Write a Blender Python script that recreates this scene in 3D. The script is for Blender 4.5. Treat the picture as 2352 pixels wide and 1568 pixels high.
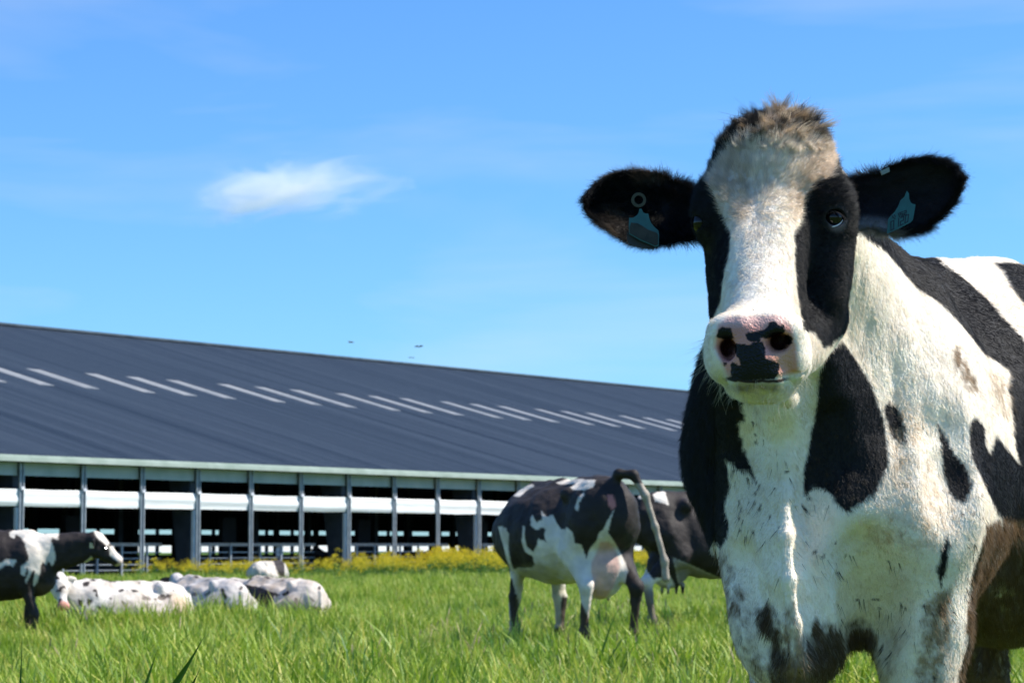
import bpy, bmesh, math, random, time
import numpy as np
from mathutils import Matrix, Vector
T0 = time.time()
random.seed(7); RNG = np.random.default_rng(7)
SC = bpy.context.scene
for o in list(bpy.data.objects): bpy.data.objects.remove(o)
COL = SC.collection

# ------------------------------------------------------------------ camera
F = 5504.0; CX = 1176.0; CY = 784.0; HOR = 1252.6; CAMZ = 0.95
PITCH = math.atan((HOR-CY)/F); PC, PS = math.cos(PITCH), math.sin(PITCH)
cam_d = bpy.data.cameras.new('camera'); cam = bpy.data.objects.new('camera', cam_d); COL.objects.link(cam)
cam.location = (0, 0, CAMZ); cam.rotation_euler = (math.pi/2+PITCH, 0, 0)
cam_d.sensor_width = 36; cam_d.lens = F/2352*36; cam_d.clip_start = .1; cam_d.clip_end = 20000
cam_d.dof.use_dof = True; cam_d.dof.focus_distance = 3.93; cam_d.dof.aperture_fstop = 19
SC.camera = cam
# ------------------------------------------------------------------ sky and sun
SUN_EL = math.radians(50); SUN_AZ = math.radians(83)      # azimuth clockwise from +Y (view direction)
W = bpy.data.worlds.new('World'); SC.world = W; W.use_nodes = True
nt = W.node_tree; nt.nodes.clear()
sky = nt.nodes.new('ShaderNodeTexSky'); sky.sky_type = 'NISHITA'; sky.sun_disc = False
sky.sun_elevation = SUN_EL; sky.sun_rotation = SUN_AZ
sky.altitude = 0; sky.air_density = 1.0; sky.dust_density = 0.3; sky.ozone_density = 2.0
bg = nt.nodes.new('ShaderNodeBackground'); bg.inputs[1].default_value = 0.114
wo = nt.nodes.new('ShaderNodeOutputWorld')
tint = nt.nodes.new('ShaderNodeMix'); tint.data_type = 'RGBA'; tint.blend_type = 'MULTIPLY'; tint.inputs[0].default_value = 1; tint.inputs[7].default_value = (.40, .72, 1.10, 1)
stc = nt.nodes.new('ShaderNodeTexCoord'); smp = nt.nodes.new('ShaderNodeMapping'); smp.inputs['Scale'].default_value = (2.2, 1.2, 11); smp.inputs['Rotation'].default_value = (0, .12, .3)
snz = nt.nodes.new('ShaderNodeTexNoise'); snz.inputs['Scale'].default_value = 1.6; snz.inputs['Detail'].default_value = 5; snz.inputs['Distortion'].default_value = .4
smr = nt.nodes.new('ShaderNodeMapRange'); smr.inputs[1].default_value = .5; smr.inputs[2].default_value = .8; smr.inputs[3].default_value = 0; smr.inputs[4].default_value = .30
smx = nt.nodes.new('ShaderNodeMix'); smx.data_type = 'RGBA'; smx.inputs[7].default_value = (5.6, 5.6, 5.6, 1)
nt.links.new(stc.outputs['Generated'], smp.inputs[0]); nt.links.new(smp.outputs[0], snz.inputs[0]); nt.links.new(snz.outputs[0], smr.inputs[0]); nt.links.new(smr.outputs[0], smx.inputs[0])
nt.links.new(sky.outputs[0], tint.inputs[6]); nt.links.new(tint.outputs[2], smx.inputs[6]); nt.links.new(smx.outputs[2], bg.inputs[0]); nt.links.new(bg.outputs[0], wo.inputs[0])
sd = bpy.data.lights.new('sun', 'SUN'); sd.energy = 5.0; sd.angle = math.radians(.53); sd.color = (1, .95, .86)
sun = bpy.data.objects.new('sun', sd); COL.objects.link(sun)
SUND = Vector((math.cos(SUN_EL)*math.sin(SUN_AZ), math.cos(SUN_EL)*math.cos(SUN_AZ), math.sin(SUN_EL)))
sun.rotation_euler = SUND.to_track_quat('Z', 'Y').to_euler(); sun.location = (20, 0, 30)
SC.view_settings.view_transform = 'Standard'; SC.view_settings.look = 'None'
SC.view_settings.exposure = 0.62; SC.view_settings.gamma = 1; SC.view_settings.use_curve_mapping = False
SC.cycles.max_bounces = 6; SC.cycles.diffuse_bounces = 3; SC.cycles.transparent_max_bounces = 12
SC.cycles.volume_bounces = 4
SC.cycles.use_denoising = True

# ------------------------------------------------------------------ helpers
def P(px, py, Y):
    a = (px-CX)/F; b = (CY-py)/F
    dy = PC-b*PS; dz = PS+b*PC; t = Y/dy
    return np.array([a*t, Y, CAMZ+dz*t])
def topx(p):
    x, y, z = p[:, 0], p[:, 1], p[:, 2]-CAMZ
    d = y*PC+z*PS; u = -y*PS+z*PC; d = np.maximum(d, .05)
    return np.stack([CX+F*x/d, CY-F*u/d], 1)
def cv(ox, oy, s, pts): return [((ox+x/s)/1.63265, (oy+y/s)/1.63265) for x, y in pts]
def tag(o, label=None, cat=None, group=None, kind=None):
    if label: o['label'] = label
    if cat: o['category'] = cat
    if group: o['group'] = group
    if kind: o['kind'] = kind
    return o
def empty(name, loc, rz=0):
    o = bpy.data.objects.new(name, None); o.location = loc; o.rotation_euler = (0, 0, rz); o.empty_display_size = .2
    COL.objects.link(o); return o
def parent(o, p, world=True):
    o.parent = p
    if world: o.matrix_parent_inverse = (Matrix.Translation(p.location) @ p.rotation_euler.to_matrix().to_4x4()).inverted()
    return o
def mesh_obj(name, V, Fs, mat, par=None, world=True, smooth=False):
    me = bpy.data.meshes.new(name); me.from_pydata([tuple(map(float, v)) for v in V], [], Fs)
    if mat: me.materials.append(mat)
    if smooth: me.polygons.foreach_set('use_smooth', [True]*len(me.polygons))
    me.update(); o = bpy.data.objects.new(name, me); COL.objects.link(o)
    if par: parent(o, par, world)
    return o
def np_mesh(name, V, Q, n=4):
    me = bpy.data.meshes.new(name)
    me.vertices.add(len(V)); me.vertices.foreach_set('co', np.asarray(V, np.float32).ravel())
    me.loops.add(len(Q)*n); me.loops.foreach_set('vertex_index', np.asarray(Q, np.int32).ravel())
    me.polygons.add(len(Q)); me.polygons.foreach_set('loop_start', np.arange(len(Q), dtype=np.int32)*n)
    me.polygons.foreach_set('use_smooth', np.ones(len(Q), bool)); me.update(calc_edges=True); return me
class MB:
    def __init__(s): s.v = []; s.f = []
    def box(s, c, sz, R=None):
        n = len(s.v); c = np.array(c, float); sz = np.array(sz, float)/2
        for dz in (-1, 1):
            for dx, dy in ((-1, -1), (1, -1), (1, 1), (-1, 1)):
                q = np.array([dx, dy, dz])*sz
                if R is not None: q = R @ q
                s.v.append(c+q)
        s.f += [tuple(n+i for i in f) for f in ((3, 2, 1, 0), (4, 5, 6, 7), (0, 1, 5, 4), (1, 2, 6, 5), (2, 3, 7, 6), (3, 0, 4, 7))]
        return s
    def obj(s, name, mat, par=None, **k): return mesh_obj(name, s.v, s.f, mat, par, **k)
# --- value noise in numpy
def vnoise(p, seed=0):
    i = np.floor(p).astype(np.int64); f = p-i; f = f*f*(3-2*f); r = 0
    for c in range(8):
        d = np.array([(c >> 0) & 1, (c >> 1) & 1, (c >> 2) & 1]); q = i+d
        h = (q[:, 0]*73856093) ^ (q[:, 1]*19349663) ^ (q[:, 2]*83492791) ^ (seed*2654435761)
        h = (h ^ (h >> 13))*1274126177 & 0xffffffff; h = (h ^ (h >> 16)) & 0xffff
        w = np.prod(np.where(d, f, 1-f), 1); r = r+w*(h/65535.0)
    return r
def fbm(p, seed=0, o=3):
    r = 0; a = .5; t = 0
    for k in range(o): r = r+a*vnoise(p*2.0**k, seed+k); t += a; a *= .5
    return r/t
def sstep(a, b, x): t = np.clip((x-a)/(b-a), 0, 1); return t*t*(3-2*t)
def polydist(pts, poly):
    """signed distance, positive inside"""
    poly = np.asarray(poly, float); n = len(poly); out = np.full(len(pts), -1e3)
    lo = poly.min(0)-12; hi = poly.max(0)+12
    m = np.all((pts >= lo) & (pts <= hi), 1)
    if not m.any(): return out
    q = pts[m]; ins = np.zeros(len(q), bool); dd = np.full(len(q), 1e9)
    for i in range(n):
        a = poly[i]; b = poly[(i+1) % n]
        if a[1] != b[1]:
            c = (a[1] > q[:, 1]) != (b[1] > q[:, 1])
            ins ^= c & (q[:, 0] < (b[0]-a[0])*(q[:, 1]-a[1])/(b[1]-a[1])+a[0])
        e = b-a; t = np.clip(((q-a) @ e)/max(e @ e, 1e-9), 0, 1)
        dd = np.minimum(dd, np.linalg.norm(q-a-t[:, None]*e, axis=1))
    out[m] = np.where(ins, dd, -dd); return out
def cover(pts, polys, soft=1.5):
    r = np.zeros(len(pts))
    for pl in polys: r = np.maximum(r, sstep(-soft, soft, polydist(pts, pl)))
    return r
# --- signed distance modelling
def rotm(ax, ay, az):
    return np.array(Matrix.Rotation(math.radians(az), 3, 'Z') @ Matrix.Rotation(math.radians(ay), 3, 'Y') @ Matrix.Rotation(math.radians(ax), 3, 'X'))
def EL(c, r, rot=(0, 0, 0), k=.05, op=1): return ('E', np.array(c, float), np.array(r, float), rotm(*rot), k, op)
def RC(a, ra, b, rb, k=.05, op=1, sc=None): return ('C', np.array(a, float), np.array(b, float), ra, rb, k, op, sc)
def prim_d(pr, p):
    if pr[0] == 'E':
        q = (p-pr[1]) @ pr[3]; r = pr[2]
        k0 = np.linalg.norm(q/r, axis=1); k1 = np.linalg.norm(q/(r*r), axis=1)+1e-9
        return k0*(k0-1)/k1
    a, b = pr[1], pr[2]; ba = b-a; pa = p-a
    h = np.clip((pa @ ba)/(ba @ ba), 0, 1)
    return np.linalg.norm(pa-h[:, None]*ba, axis=1)-(pr[3]+(pr[4]-pr[3])*h)
def prim_box(pr):
    if pr[0] == 'E':
        R = pr[2].max(); return pr[1]-R, pr[1]+R, pr[4], pr[5]
    R = max(pr[3], pr[4]); return np.minimum(pr[1], pr[2])-R, np.maximum(pr[1], pr[2])+R, pr[5], pr[6]
def sdf(p, prims, margin=.12):
    d = np.full(len(p), 1.0)
    for pr in prims:
        lo, hi, k, op = prim_box(pr); m = np.all((p > lo-margin) & (p < hi+margin), 1)
        if not m.any(): continue
        e = prim_d(pr, p[m]); g = d[m]
        if op == 1:
            h = np.maximum(k-np.abs(g-e), 0)/k; g = np.minimum(g, e)-h*h*k*.25
        else:
            e = -e; h = np.maximum(k-np.abs(g-e), 0)/k; g = np.maximum(g, e)+h*h*k*.25
        d[m] = g
    return d
def grad(p, prims, e):
    D = np.array([[1, -1, -1], [-1, -1, 1], [-1, 1, -1], [1, 1, 1]], float)
    g = 0
    for r in D: g = g+r*sdf(p+r*e, prims)[:, None]
    n = g/(np.linalg.norm(g, axis=1, keepdims=True)+1e-12); return n, np.linalg.norm(g, axis=1)/(4*e)
def project(V, prims, h, it=3):
    V0 = V.copy()
    for _ in range(it):
        n, gl = grad(V, prims, h*.3); d = sdf(V, prims)
        V = V-n*np.clip(d/np.maximum(gl, .4), -h, h)[:, None]
    dv = V-V0; L = np.linalg.norm(dv, axis=1, keepdims=True); return V0+dv*np.minimum(1, 1.6*h/(L+1e-12))
def surface_nets(prims, h):
    lo = np.min([prim_box(p)[0] for p in prims if prim_box(p)[3] == 1], 0)-.06
    hi = np.max([prim_box(p)[1] for p in prims if prim_box(p)[3] == 1], 0)+.06
    B = 8; nb = np.ceil((hi-lo)/(B*h)).astype(int); N = nb*B+1
    cb = np.stack(np.meshgrid(*[np.arange(n) for n in nb], indexing='ij'), -1).reshape(-1, 3)
    dc = sdf(lo+(cb+.5)*B*h, prims, margin=B*h*2+.1)
    act = cb[np.abs(dc) < B*h*1.5]
    S = np.zeros(N, bool); K = np.zeros(N, bool)
    off = np.stack(np.meshgrid(*[np.arange(B+1)]*3, indexing='ij'), -1).reshape(-1, 3)
    for s in range(0, len(act), 2500):
        ii = (act[s:s+2500, None, :]*B+off[None]).reshape(-1, 3)
        fl = np.ravel_multi_index(ii.T, N); fl = np.unique(fl)
        pts = lo+np.stack(np.unravel_index(fl, N), 1)*h
        S.ravel()[fl] = sdf(pts, prims, margin=.08) < 0; K.ravel()[fl] = True
    inact = cb[(dc < 0) & ~(np.abs(dc) < B*h*1.5)]
    for b in inact: S[b[0]*B:(b[0]+1)*B+1, b[1]*B:(b[1]+1)*B+1, b[2]*B:(b[2]+1)*B+1] = True
    c = S[:-1, :-1, :-1].astype(np.int8)
    c = c+S[1:, :-1, :-1]+S[:-1, 1:, :-1]+S[1:, 1:, :-1]+S[:-1, :-1, 1:]+S[1:, :-1, 1:]+S[:-1, 1:, 1:]+S[1:, 1:, 1:]
    cells = (c > 0) & (c < 8); idx = np.full(cells.shape, -1, np.int32); ci = np.argwhere(cells); idx[cells] = np.arange(len(ci))
    V = lo+(ci+.5)*h; Q = []
    for ax in range(3):
        a = np.take(S, range(S.shape[ax]-1), ax); b = np.take(S, range(1, S.shape[ax]), ax)
        e = np.argwhere(a != b); u, v = [(1, 2), (2, 0), (0, 1)][ax]
        ok = (e[:, u] > 0) & (e[:, v] > 0) & (e[:, u] < S.shape[u]-1) & (e[:, v] < S.shape[v]-1); e = e[ok]
        flip = ~a[tuple(e.T)]
        def at(du, dv):
            q = e.copy(); q[:, u] -= du; q[:, v] -= dv; return idx[tuple(q.T)]
        q = np.stack([at(1, 1), at(0, 1), at(0, 0), at(1, 0)], 1); q[flip] = q[flip][:, ::-1]; Q.append(q)
    Q = np.concatenate(Q); Q = Q[(Q >= 0).all(1)]
    return project(V, prims, h), Q
def keep_biggest(V, Q):
    lab = np.arange(len(V))
    for _ in range(400):
        m = lab[Q].min(1); new = lab.copy(); np.minimum.at(new, Q.ravel(), np.repeat(m, Q.shape[1])); new = new[new]
        if (new == lab).all(): break
        lab = new
    big = np.bincount(lab).argmax(); kv = lab == big; mp = np.cumsum(kv)-1
    Q = Q[kv[Q].all(1)]; return V[kv], mp[Q]
# ------------------------------------------------------------------ materials
def mat(name, col=(.5, .5, .5), rough=.6, metal=0, spec=.5):
    m = bpy.data.materials.new(name); m.use_nodes = True; b = m.node_tree.nodes['Principled BSDF']
    b.inputs['Base Color'].default_value = (*col, 1); b.inputs['Roughness'].default_value = rough
    b.inputs['Metallic'].default_value = metal; b.inputs['Specular IOR Level'].default_value = spec
    return m, m.node_tree, b
def N(t, ty, **k):
    n = t.nodes.new(ty)
    for a, v in k.items(): setattr(n, a, v)
    return n
def noise_var(m, t, b, c1, c2, scale, detail=4, coord='Object', stretch=(1, 1, 1), bump=0, bscale=None, lo=.35, hi=.65):
    tc = N(t, 'ShaderNodeTexCoord'); mp = N(t, 'ShaderNodeMapping'); mp.inputs['Scale'].default_value = stretch
    nz = N(t, 'ShaderNodeTexNoise'); nz.inputs['Scale'].default_value = scale; nz.inputs['Detail'].default_value = detail
    cr = N(t, 'ShaderNodeValToRGB'); cr.color_ramp.elements[0].position = lo; cr.color_ramp.elements[1].position = hi
    cr.color_ramp.elements[0].color = (*c1, 1); cr.color_ramp.elements[1].color = (*c2, 1)
    t.links.new(tc.outputs[coord], mp.inputs[0]); t.links.new(mp.outputs[0], nz.inputs[0]); t.links.new(nz.outputs[0], cr.inputs[0])
    t.links.new(cr.outputs[0], b.inputs['Base Color'])
    if bump:
        n2 = N(t, 'ShaderNodeTexNoise'); n2.inputs['Scale'].default_value = bscale or scale*4; n2.inputs['Detail'].default_value = 5
        bp = N(t, 'ShaderNodeBump'); bp.inputs['Strength'].default_value = bump; bp.inputs['Distance'].default_value = .02
        t.links.new(mp.outputs[0], n2.inputs[0]); t.links.new(n2.outputs[0], bp.inputs['Height']); t.links.new(bp.outputs[0], b.inputs['Normal'])
def simple(name, c1, c2, scale, rough=.6, **k):
    kw = {a: k.pop(a) for a in ('metal', 'spec') if a in k}
    m, t, b = mat(name, c1, rough, **kw); noise_var(m, t, b, c1, c2, scale, **k); return m
def coat_mat(name, bump_scale=180, bump=.5, spec=.3):
    m, t, b = mat(name, rough=.65, spec=spec)
    at = N(t, 'ShaderNodeAttribute', attribute_name='coat'); tc = N(t, 'ShaderNodeTexCoord')
    wt = N(t, 'ShaderNodeAttribute', attribute_name='wet')
    nz = N(t, 'ShaderNodeTexNoise'); nz.inputs['Scale'].default_value = bump_scale; nz.inputs['Detail'].default_value = 6
    n2 = N(t, 'ShaderNodeTexNoise'); n2.inputs['Scale'].default_value = 9; n2.inputs['Detail'].default_value = 5
    mx = N(t, 'ShaderNodeMix', data_type='RGBA', blend_type='MULTIPLY'); mx.inputs[0].default_value = 1
    cr = N(t, 'ShaderNodeMapRange'); cr.inputs[1].default_value = .3; cr.inputs[2].default_value = .7; cr.inputs[3].default_value = .8; cr.inputs[4].default_value = 1.1
    t.links.new(tc.outputs['Object'], nz.inputs[0]); t.links.new(tc.outputs['Object'], n2.inputs[0])
    t.links.new(n2.outputs[0], cr.inputs[0]); t.links.new(cr.outputs[0], mx.inputs[7]); t.links.new(at.outputs['Color'], mx.inputs[6])
    t.links.new(mx.outputs[2], b.inputs['Base Color'])
    bp = N(t, 'ShaderNodeBump'); bp.inputs['Strength'].default_value = bump; bp.inputs['Distance'].default_value = .004
    vo = N(t, 'ShaderNodeTexVoronoi'); vo.inputs['Scale'].default_value = 260; vm = N(t, 'ShaderNodeMath', operation='MULTIPLY'); va = N(t, 'ShaderNodeMath', operation='MULTIPLY_ADD'); va.inputs[1].default_value = -.55
    t.links.new(tc.outputs['Object'], vo.inputs['Vector']); t.links.new(vo.outputs['Distance'], vm.inputs[0]); t.links.new(wt.outputs['Fac'], vm.inputs[1]); t.links.new(vm.outputs[0], va.inputs[0]); t.links.new(nz.outputs[0], va.inputs[2])
    t.links.new(va.outputs[0], bp.inputs['Height']); t.links.new(bp.outputs[0], b.inputs['Normal'])
    mr = N(t, 'ShaderNodeMapRange'); mr.inputs[3].default_value = .68; mr.inputs[4].default_value = .30
    t.links.new(wt.outputs['Fac'], mr.inputs[0]); t.links.new(mr.outputs[0], b.inputs['Roughness'])
    return m
def hair_mat(name, rough=.42, spec=.35):
    m, t, b = mat(name, rough=rough, spec=spec)
    at = N(t, 'ShaderNodeAttribute', attribute_name='coat'); t.links.new(at.outputs['Color'], b.inputs['Base Color'])
    ts = N(t, 'ShaderNodeBsdfTranslucent'); ms = N(t, 'ShaderNodeMixShader'); ms.inputs[0].default_value = .42
    t.links.new(at.outputs['Color'], ts.inputs[0]); t.links.new(b.outputs[0], ms.inputs[1]); t.links.new(ts.outputs[0], ms.inputs[2]); t.links.new(ms.outputs[0], t.nodes['Material Output'].inputs[0])
    return m
M_SKIN = coat_mat('cow_coat', spec=.18); M_FAR = coat_mat('cow_coat_far', 45, 1.0); M_HAIR = hair_mat('cow_hair')

# ------------------------------------------------------------------ terrain
def ground_h(x, y):
    s = y-2.5*np.clip(x, -12, 12)
    off = (x+18.545)*-.8091+(y-90.173)*.5876
    return -.36*sstep(22., 33., s)+.025*np.sin(x*.7+1)*np.sin(y*.31)*sstep(80, 60, y)+.51*sstep(70., 120., off)
def build_pasture():
    ys = np.concatenate([np.linspace(-30, 0, 8), np.linspace(2, 130, 129), np.geomspace(135, 6000, 30)])
    xs = np.concatenate([-np.geomspace(40, 5000, 24)[::-1], np.linspace(-38, 60, 99), np.geomspace(62, 5000, 24)])
    X, Y = np.meshgrid(xs, ys, indexing='ij'); Z = ground_h(X, Y)
    V = np.stack([X, Y, Z], -1).reshape(-1, 3); n = len(ys)
    i = np.arange(len(xs)-1)[:, None]; j = np.arange(n-1)[None]
    q = np.stack([i*n+j, (i+1)*n+j, (i+1)*n+j+1, i*n+j+1], -1).reshape(-1, 4)
    me = np_mesh('pasture', V, q); o = bpy.data.objects.new('pasture', me); COL.objects.link(o)
    me.materials.append(simple('pasture_soil', (.035, .075, .012), (.09, .15, .025), 1.3, rough=.95, spec=.1, bump=.6, bscale=8, coord='Object'))
    tag(o, kind='structure'); return o
build_pasture()

# ------------------------------------------------------------------ barn
def build_barn():
    X0, Y0, TH, SP = -18.545, 90.173, .628, 3.188
    WD, RZ, EZ = 32.44, 13.09, 4.45; GZ = -.36
    dx, dy = math.sin(TH), math.cos(TH)
    R = np.array([[dx, -dy, 0], [dy, dx, 0], [0, 0, 1.0]])        # local (along, inward, up)
    O = np.array([X0, Y0, 0.0])
    root = empty('dairy_barn', (X0, Y0, GZ)); tag(root, 'long open-sided dairy barn with dark blue metal roof and white side curtains', 'barn')
    def L(a, o, z): return O+R @ np.array([a, o, z], float)
    def box(a, o, z, sa, so, sz, mb=None):
        mb = mb or MB(); mb.box(L(a, o, z), (sa, so, sz), R); return mb
    # materials
    m, t, b = mat('roof_metal', (.05, .075, .13), .5, metal=.0, spec=.5)
    tc = N(t, 'ShaderNodeNewGeometry'); mp = N(t, 'ShaderNodeMapping'); mp.inputs['Rotation'].default_value = (0, 0, -(math.pi/2-TH)); mp.inputs['Scale'].default_value = (1, 1, 1)
    m2 = N(t, 'ShaderNodeMapping'); m2.inputs['Scale'].default_value = (1.9, .02, .02)
    nz = N(t, 'ShaderNodeTexNoise'); nz.inputs['Scale'].default_value = 1; nz.inputs['Detail'].default_value = 5
    cr = N(t, 'ShaderNodeValToRGB'); cr.color_ramp.elements[0].position = .3; cr.color_ramp.elements[1].position = .72
    cr.color_ramp.elements[0].color = (.038, .056, .076, 1); cr.color_ramp.elements[1].color = (.100, .124, .146, 1)
    for a, c in ((tc.outputs['Position'], mp.inputs[0]), (mp.outputs[0], m2.inputs[0]), (m2.outputs[0], nz.inputs[0]), (nz.outputs[0], cr.inputs[0]), (cr.outputs[0], b.inputs[0])): t.links.new(a, c)
    M_ROOF = m
    M_SKYL = simple('skylight_plastic', (.20, .21, .21), (.27, .27, .26), 2, rough=.5)
    M_GUT = simple('gutter_green', (.30, .36, .30), (.38, .44, .38), 1.5, rough=.5)
    M_HEAD = simple('header_panel', (.33, .38, .36), (.42, .46, .44), 1.2, rough=.6)
    M_STEEL = simple('galvanised_steel', (.27, .30, .33), (.38, .41, .44), 4, rough=.45, metal=.2)
    M_COL = simple('column_white', (.62, .63, .68), (.74, .74, .78), 3, rough=.6)
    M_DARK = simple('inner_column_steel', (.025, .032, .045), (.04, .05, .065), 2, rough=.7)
    M_WOOD = simple('timber_rail', (.36, .29, .25), (.46, .39, .34), 3, rough=.8)
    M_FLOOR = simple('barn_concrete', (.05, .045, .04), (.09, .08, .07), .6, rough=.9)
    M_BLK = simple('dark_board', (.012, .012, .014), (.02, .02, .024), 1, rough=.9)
    mc, tcn, bc = mat('white_curtain', (.8, .8, .78), .7, spec=.3)
    noise_var(mc, tcn, bc, (.74, .75, .74), (.83, .83, .81), .8, stretch=(1, 1, 14), bump=.5, bscale=1.5)
    bc.inputs['Transmission Weight'].default_value = 0.0
    mt, tt, bt = mat('translucent_curtain', (.85, .86, .86), .8)
    tr = N(tt, 'ShaderNodeBsdfTranslucent'); tr.inputs[0].default_value = (.9, .92, .92, 1); ms = N(tt, 'ShaderNodeMixShader'); ms.inputs[0].default_value = .7
    tt.links.new(bt.outputs[0], ms.inputs[1]); tt.links.new(tr.outputs[0], ms.inputs[2]); tt.links.new(ms.outputs[0], tt.nodes['Material Output'].inputs[0])
    i0, i1 = -6, 56; OV = .55                                        # bays and eave overhang
    sl = (RZ-EZ)/WD
    ribs = 12; rw = SP/ribs; prof = []
    for k in range(ribs): prof += [(k*rw, 0), (k*rw+rw*.55, 0), (k*rw+rw*.68, .05), (k*rw+rw*.87, .05)]
    prof.append((SP, 0))
    def roof_mesh(side):
        V = []; Fs = []
        for a, h in prof:
            for tt_ in ((-OV, 0), (WD/2, 0), (WD, 0)):
                o_ = tt_[0]; z = EZ+sl*o_+h
                oo = o_ if side == 0 else 2*WD-o_
                V.append(R @ np.array([a, oo, z-EZ]))
        for k in range(len(prof)-1):
            for j in range(2):
                q = (k*3+j, (k+1)*3+j, (k+1)*3+j+1, k*3+j+1); Fs.append(q if side == 0 else q[::-1])
        n = len(V)
        for v in list(V): V.append(v-np.array([0, 0, .03]))
        for q in list(Fs): Fs.append(tuple(n+i for i in q[::-1]))
        for k in range(len(prof)-1):
            Fs.append((k*3, n+k*3, n+(k+1)*3, (k+1)*3))
        me = bpy.data.meshes.new('roof_panel'); me.from_pydata([tuple(v) for v in V], [], Fs); me.materials.append(M_ROOF); return me
    for side in (0, 1):
        me = roof_mesh(side)
        for i in range(i0, i1):
            o = bpy.data.objects.new('roof_panel', me); COL.objects.link(o); o.location = L(i*SP, 0, EZ); parent(o, root)
    MB().box(L((i0+i1)/2*SP, WD, RZ+.05), ((i1-i0)*SP, .9, .12), R).obj('ridge_cap', M_ROOF, root)
    # skylights
    V = []; hw = .46; t1, t2 = .447*WD, .573*WD
    for a, o_ in ((-hw, t1), (hw, t1), (hw, t2), (-hw, t2)): V.append(R @ np.array([a, o_, sl*o_+.05]))
    for v in list(V): V.append(v-np.array([0, 0, .045]))
    sk = bpy.data.meshes.new('skylight'); sk.from_pydata([tuple(v) for v in V], [], [(0, 1, 2, 3), (7, 6, 5, 4), (0, 4, 5, 1), (1, 5, 6, 2), (2, 6, 7, 3), (3, 7, 4, 0)]); sk.materials.append(M_SKYL)
    for q in range(-4, 16):
        for j in range(3):
            a = 21.586+3*SP*q+2.863*j
            if i0*SP+1 < a < i1*SP-1:
                o = bpy.data.objects.new('skylight', sk); COL.objects.link(o); o.location = L(a, 0, EZ); parent(o, root)
    # gutter, header, curtain, posts
    for i in range(i0, i1):
        am = (i+.5)*SP
        g = MB(); g.box(L(am, -OV-.06, EZ-.29), (SP-.01, .16, .15), R); g.box(L(am, -OV+.02, EZ-.17), (SP-.01, .06, .1), R)
        g.obj('gutter', M_GUT, root)
        box(am, .02, EZ-.62, SP-.14, .06, .50).obj('header_panel', M_HEAD, root)
        V = []; n = 9                                                # bulging curtain sheet
        for s_ in (0, 1):
            for k in range(n):
                u = k/(n-1); z = 2.43+.64*u; bulge = .05*math.sin(u*math.pi)+.02*math.sin(u*9+i)
                for a in (i*SP+.06, am, (i+1)*SP-.06): V.append(L(a, -.1-bulge+.03*s_, z+(-.010-.012*math.sin(i*1.7+u) if a == am else .006*math.sin(i*2.3+(a > am)*2.3))))
        Fs = []
        for s_ in (0, 1):
            for k in range(n-1):
                for c in range(2):
                    b0 = s_*n*3+k*3+c; q = (b0, b0+1, b0+4, b0+3); Fs.append(q if s_ == 0 else q[::-1])
        Fs += [(2*3*4, 2*3*4+1, 2*3*4+1+27, 2*3*4+27)] if 0 else []
        o = mesh_obj('curtain', V, Fs, mc, root, smooth=True)
    for i in range(i0, i1+1):
        a = i*SP; third = (i % 3 == 0)
        p = MB(); p.box(L(a-.085, -.17, (GZ+EZ-.4)/2), (.045, .08, EZ-.4-GZ), R); p.box(L(a+.085, -.17, (GZ+EZ-.4)/2), (.045, .08, EZ-.4-GZ), R)
        p.box(L(a, -.13, (GZ+EZ-.4)/2), (.10, .03, EZ-.4-GZ), R)
        p.obj('post', M_STEEL, root)
        box(a, -.24, 3.10, .16, .06, .12).obj('pulley_bracket', M_COL, root)
        if third:
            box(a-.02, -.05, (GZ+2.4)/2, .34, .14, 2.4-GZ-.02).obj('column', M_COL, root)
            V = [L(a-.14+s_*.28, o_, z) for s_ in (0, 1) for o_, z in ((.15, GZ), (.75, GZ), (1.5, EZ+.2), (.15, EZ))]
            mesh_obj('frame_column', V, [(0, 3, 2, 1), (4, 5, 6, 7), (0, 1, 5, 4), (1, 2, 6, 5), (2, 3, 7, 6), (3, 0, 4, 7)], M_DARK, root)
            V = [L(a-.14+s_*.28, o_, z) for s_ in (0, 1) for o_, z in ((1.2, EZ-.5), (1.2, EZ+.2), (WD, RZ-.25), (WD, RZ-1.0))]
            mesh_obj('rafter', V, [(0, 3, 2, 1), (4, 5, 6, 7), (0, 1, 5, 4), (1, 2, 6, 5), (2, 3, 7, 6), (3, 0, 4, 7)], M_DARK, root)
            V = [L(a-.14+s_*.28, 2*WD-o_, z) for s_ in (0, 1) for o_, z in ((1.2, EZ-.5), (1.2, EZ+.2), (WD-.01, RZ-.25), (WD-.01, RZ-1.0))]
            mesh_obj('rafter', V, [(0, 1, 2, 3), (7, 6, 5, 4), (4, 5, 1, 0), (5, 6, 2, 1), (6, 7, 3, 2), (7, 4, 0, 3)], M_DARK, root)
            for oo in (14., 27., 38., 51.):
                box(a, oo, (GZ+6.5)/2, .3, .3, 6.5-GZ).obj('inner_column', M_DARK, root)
        # far side
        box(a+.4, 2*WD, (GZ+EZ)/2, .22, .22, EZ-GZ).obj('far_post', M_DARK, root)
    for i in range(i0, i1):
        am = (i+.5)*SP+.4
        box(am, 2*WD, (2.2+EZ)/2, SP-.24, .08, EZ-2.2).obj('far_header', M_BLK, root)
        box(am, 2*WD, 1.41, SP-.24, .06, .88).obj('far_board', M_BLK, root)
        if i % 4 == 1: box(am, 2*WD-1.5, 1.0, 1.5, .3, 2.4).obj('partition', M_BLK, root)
        if i % 3 == 0: box(i*SP-.9, 6.2, .9, .9, .25, 2.6).obj('partition', M_BLK, root)
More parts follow.
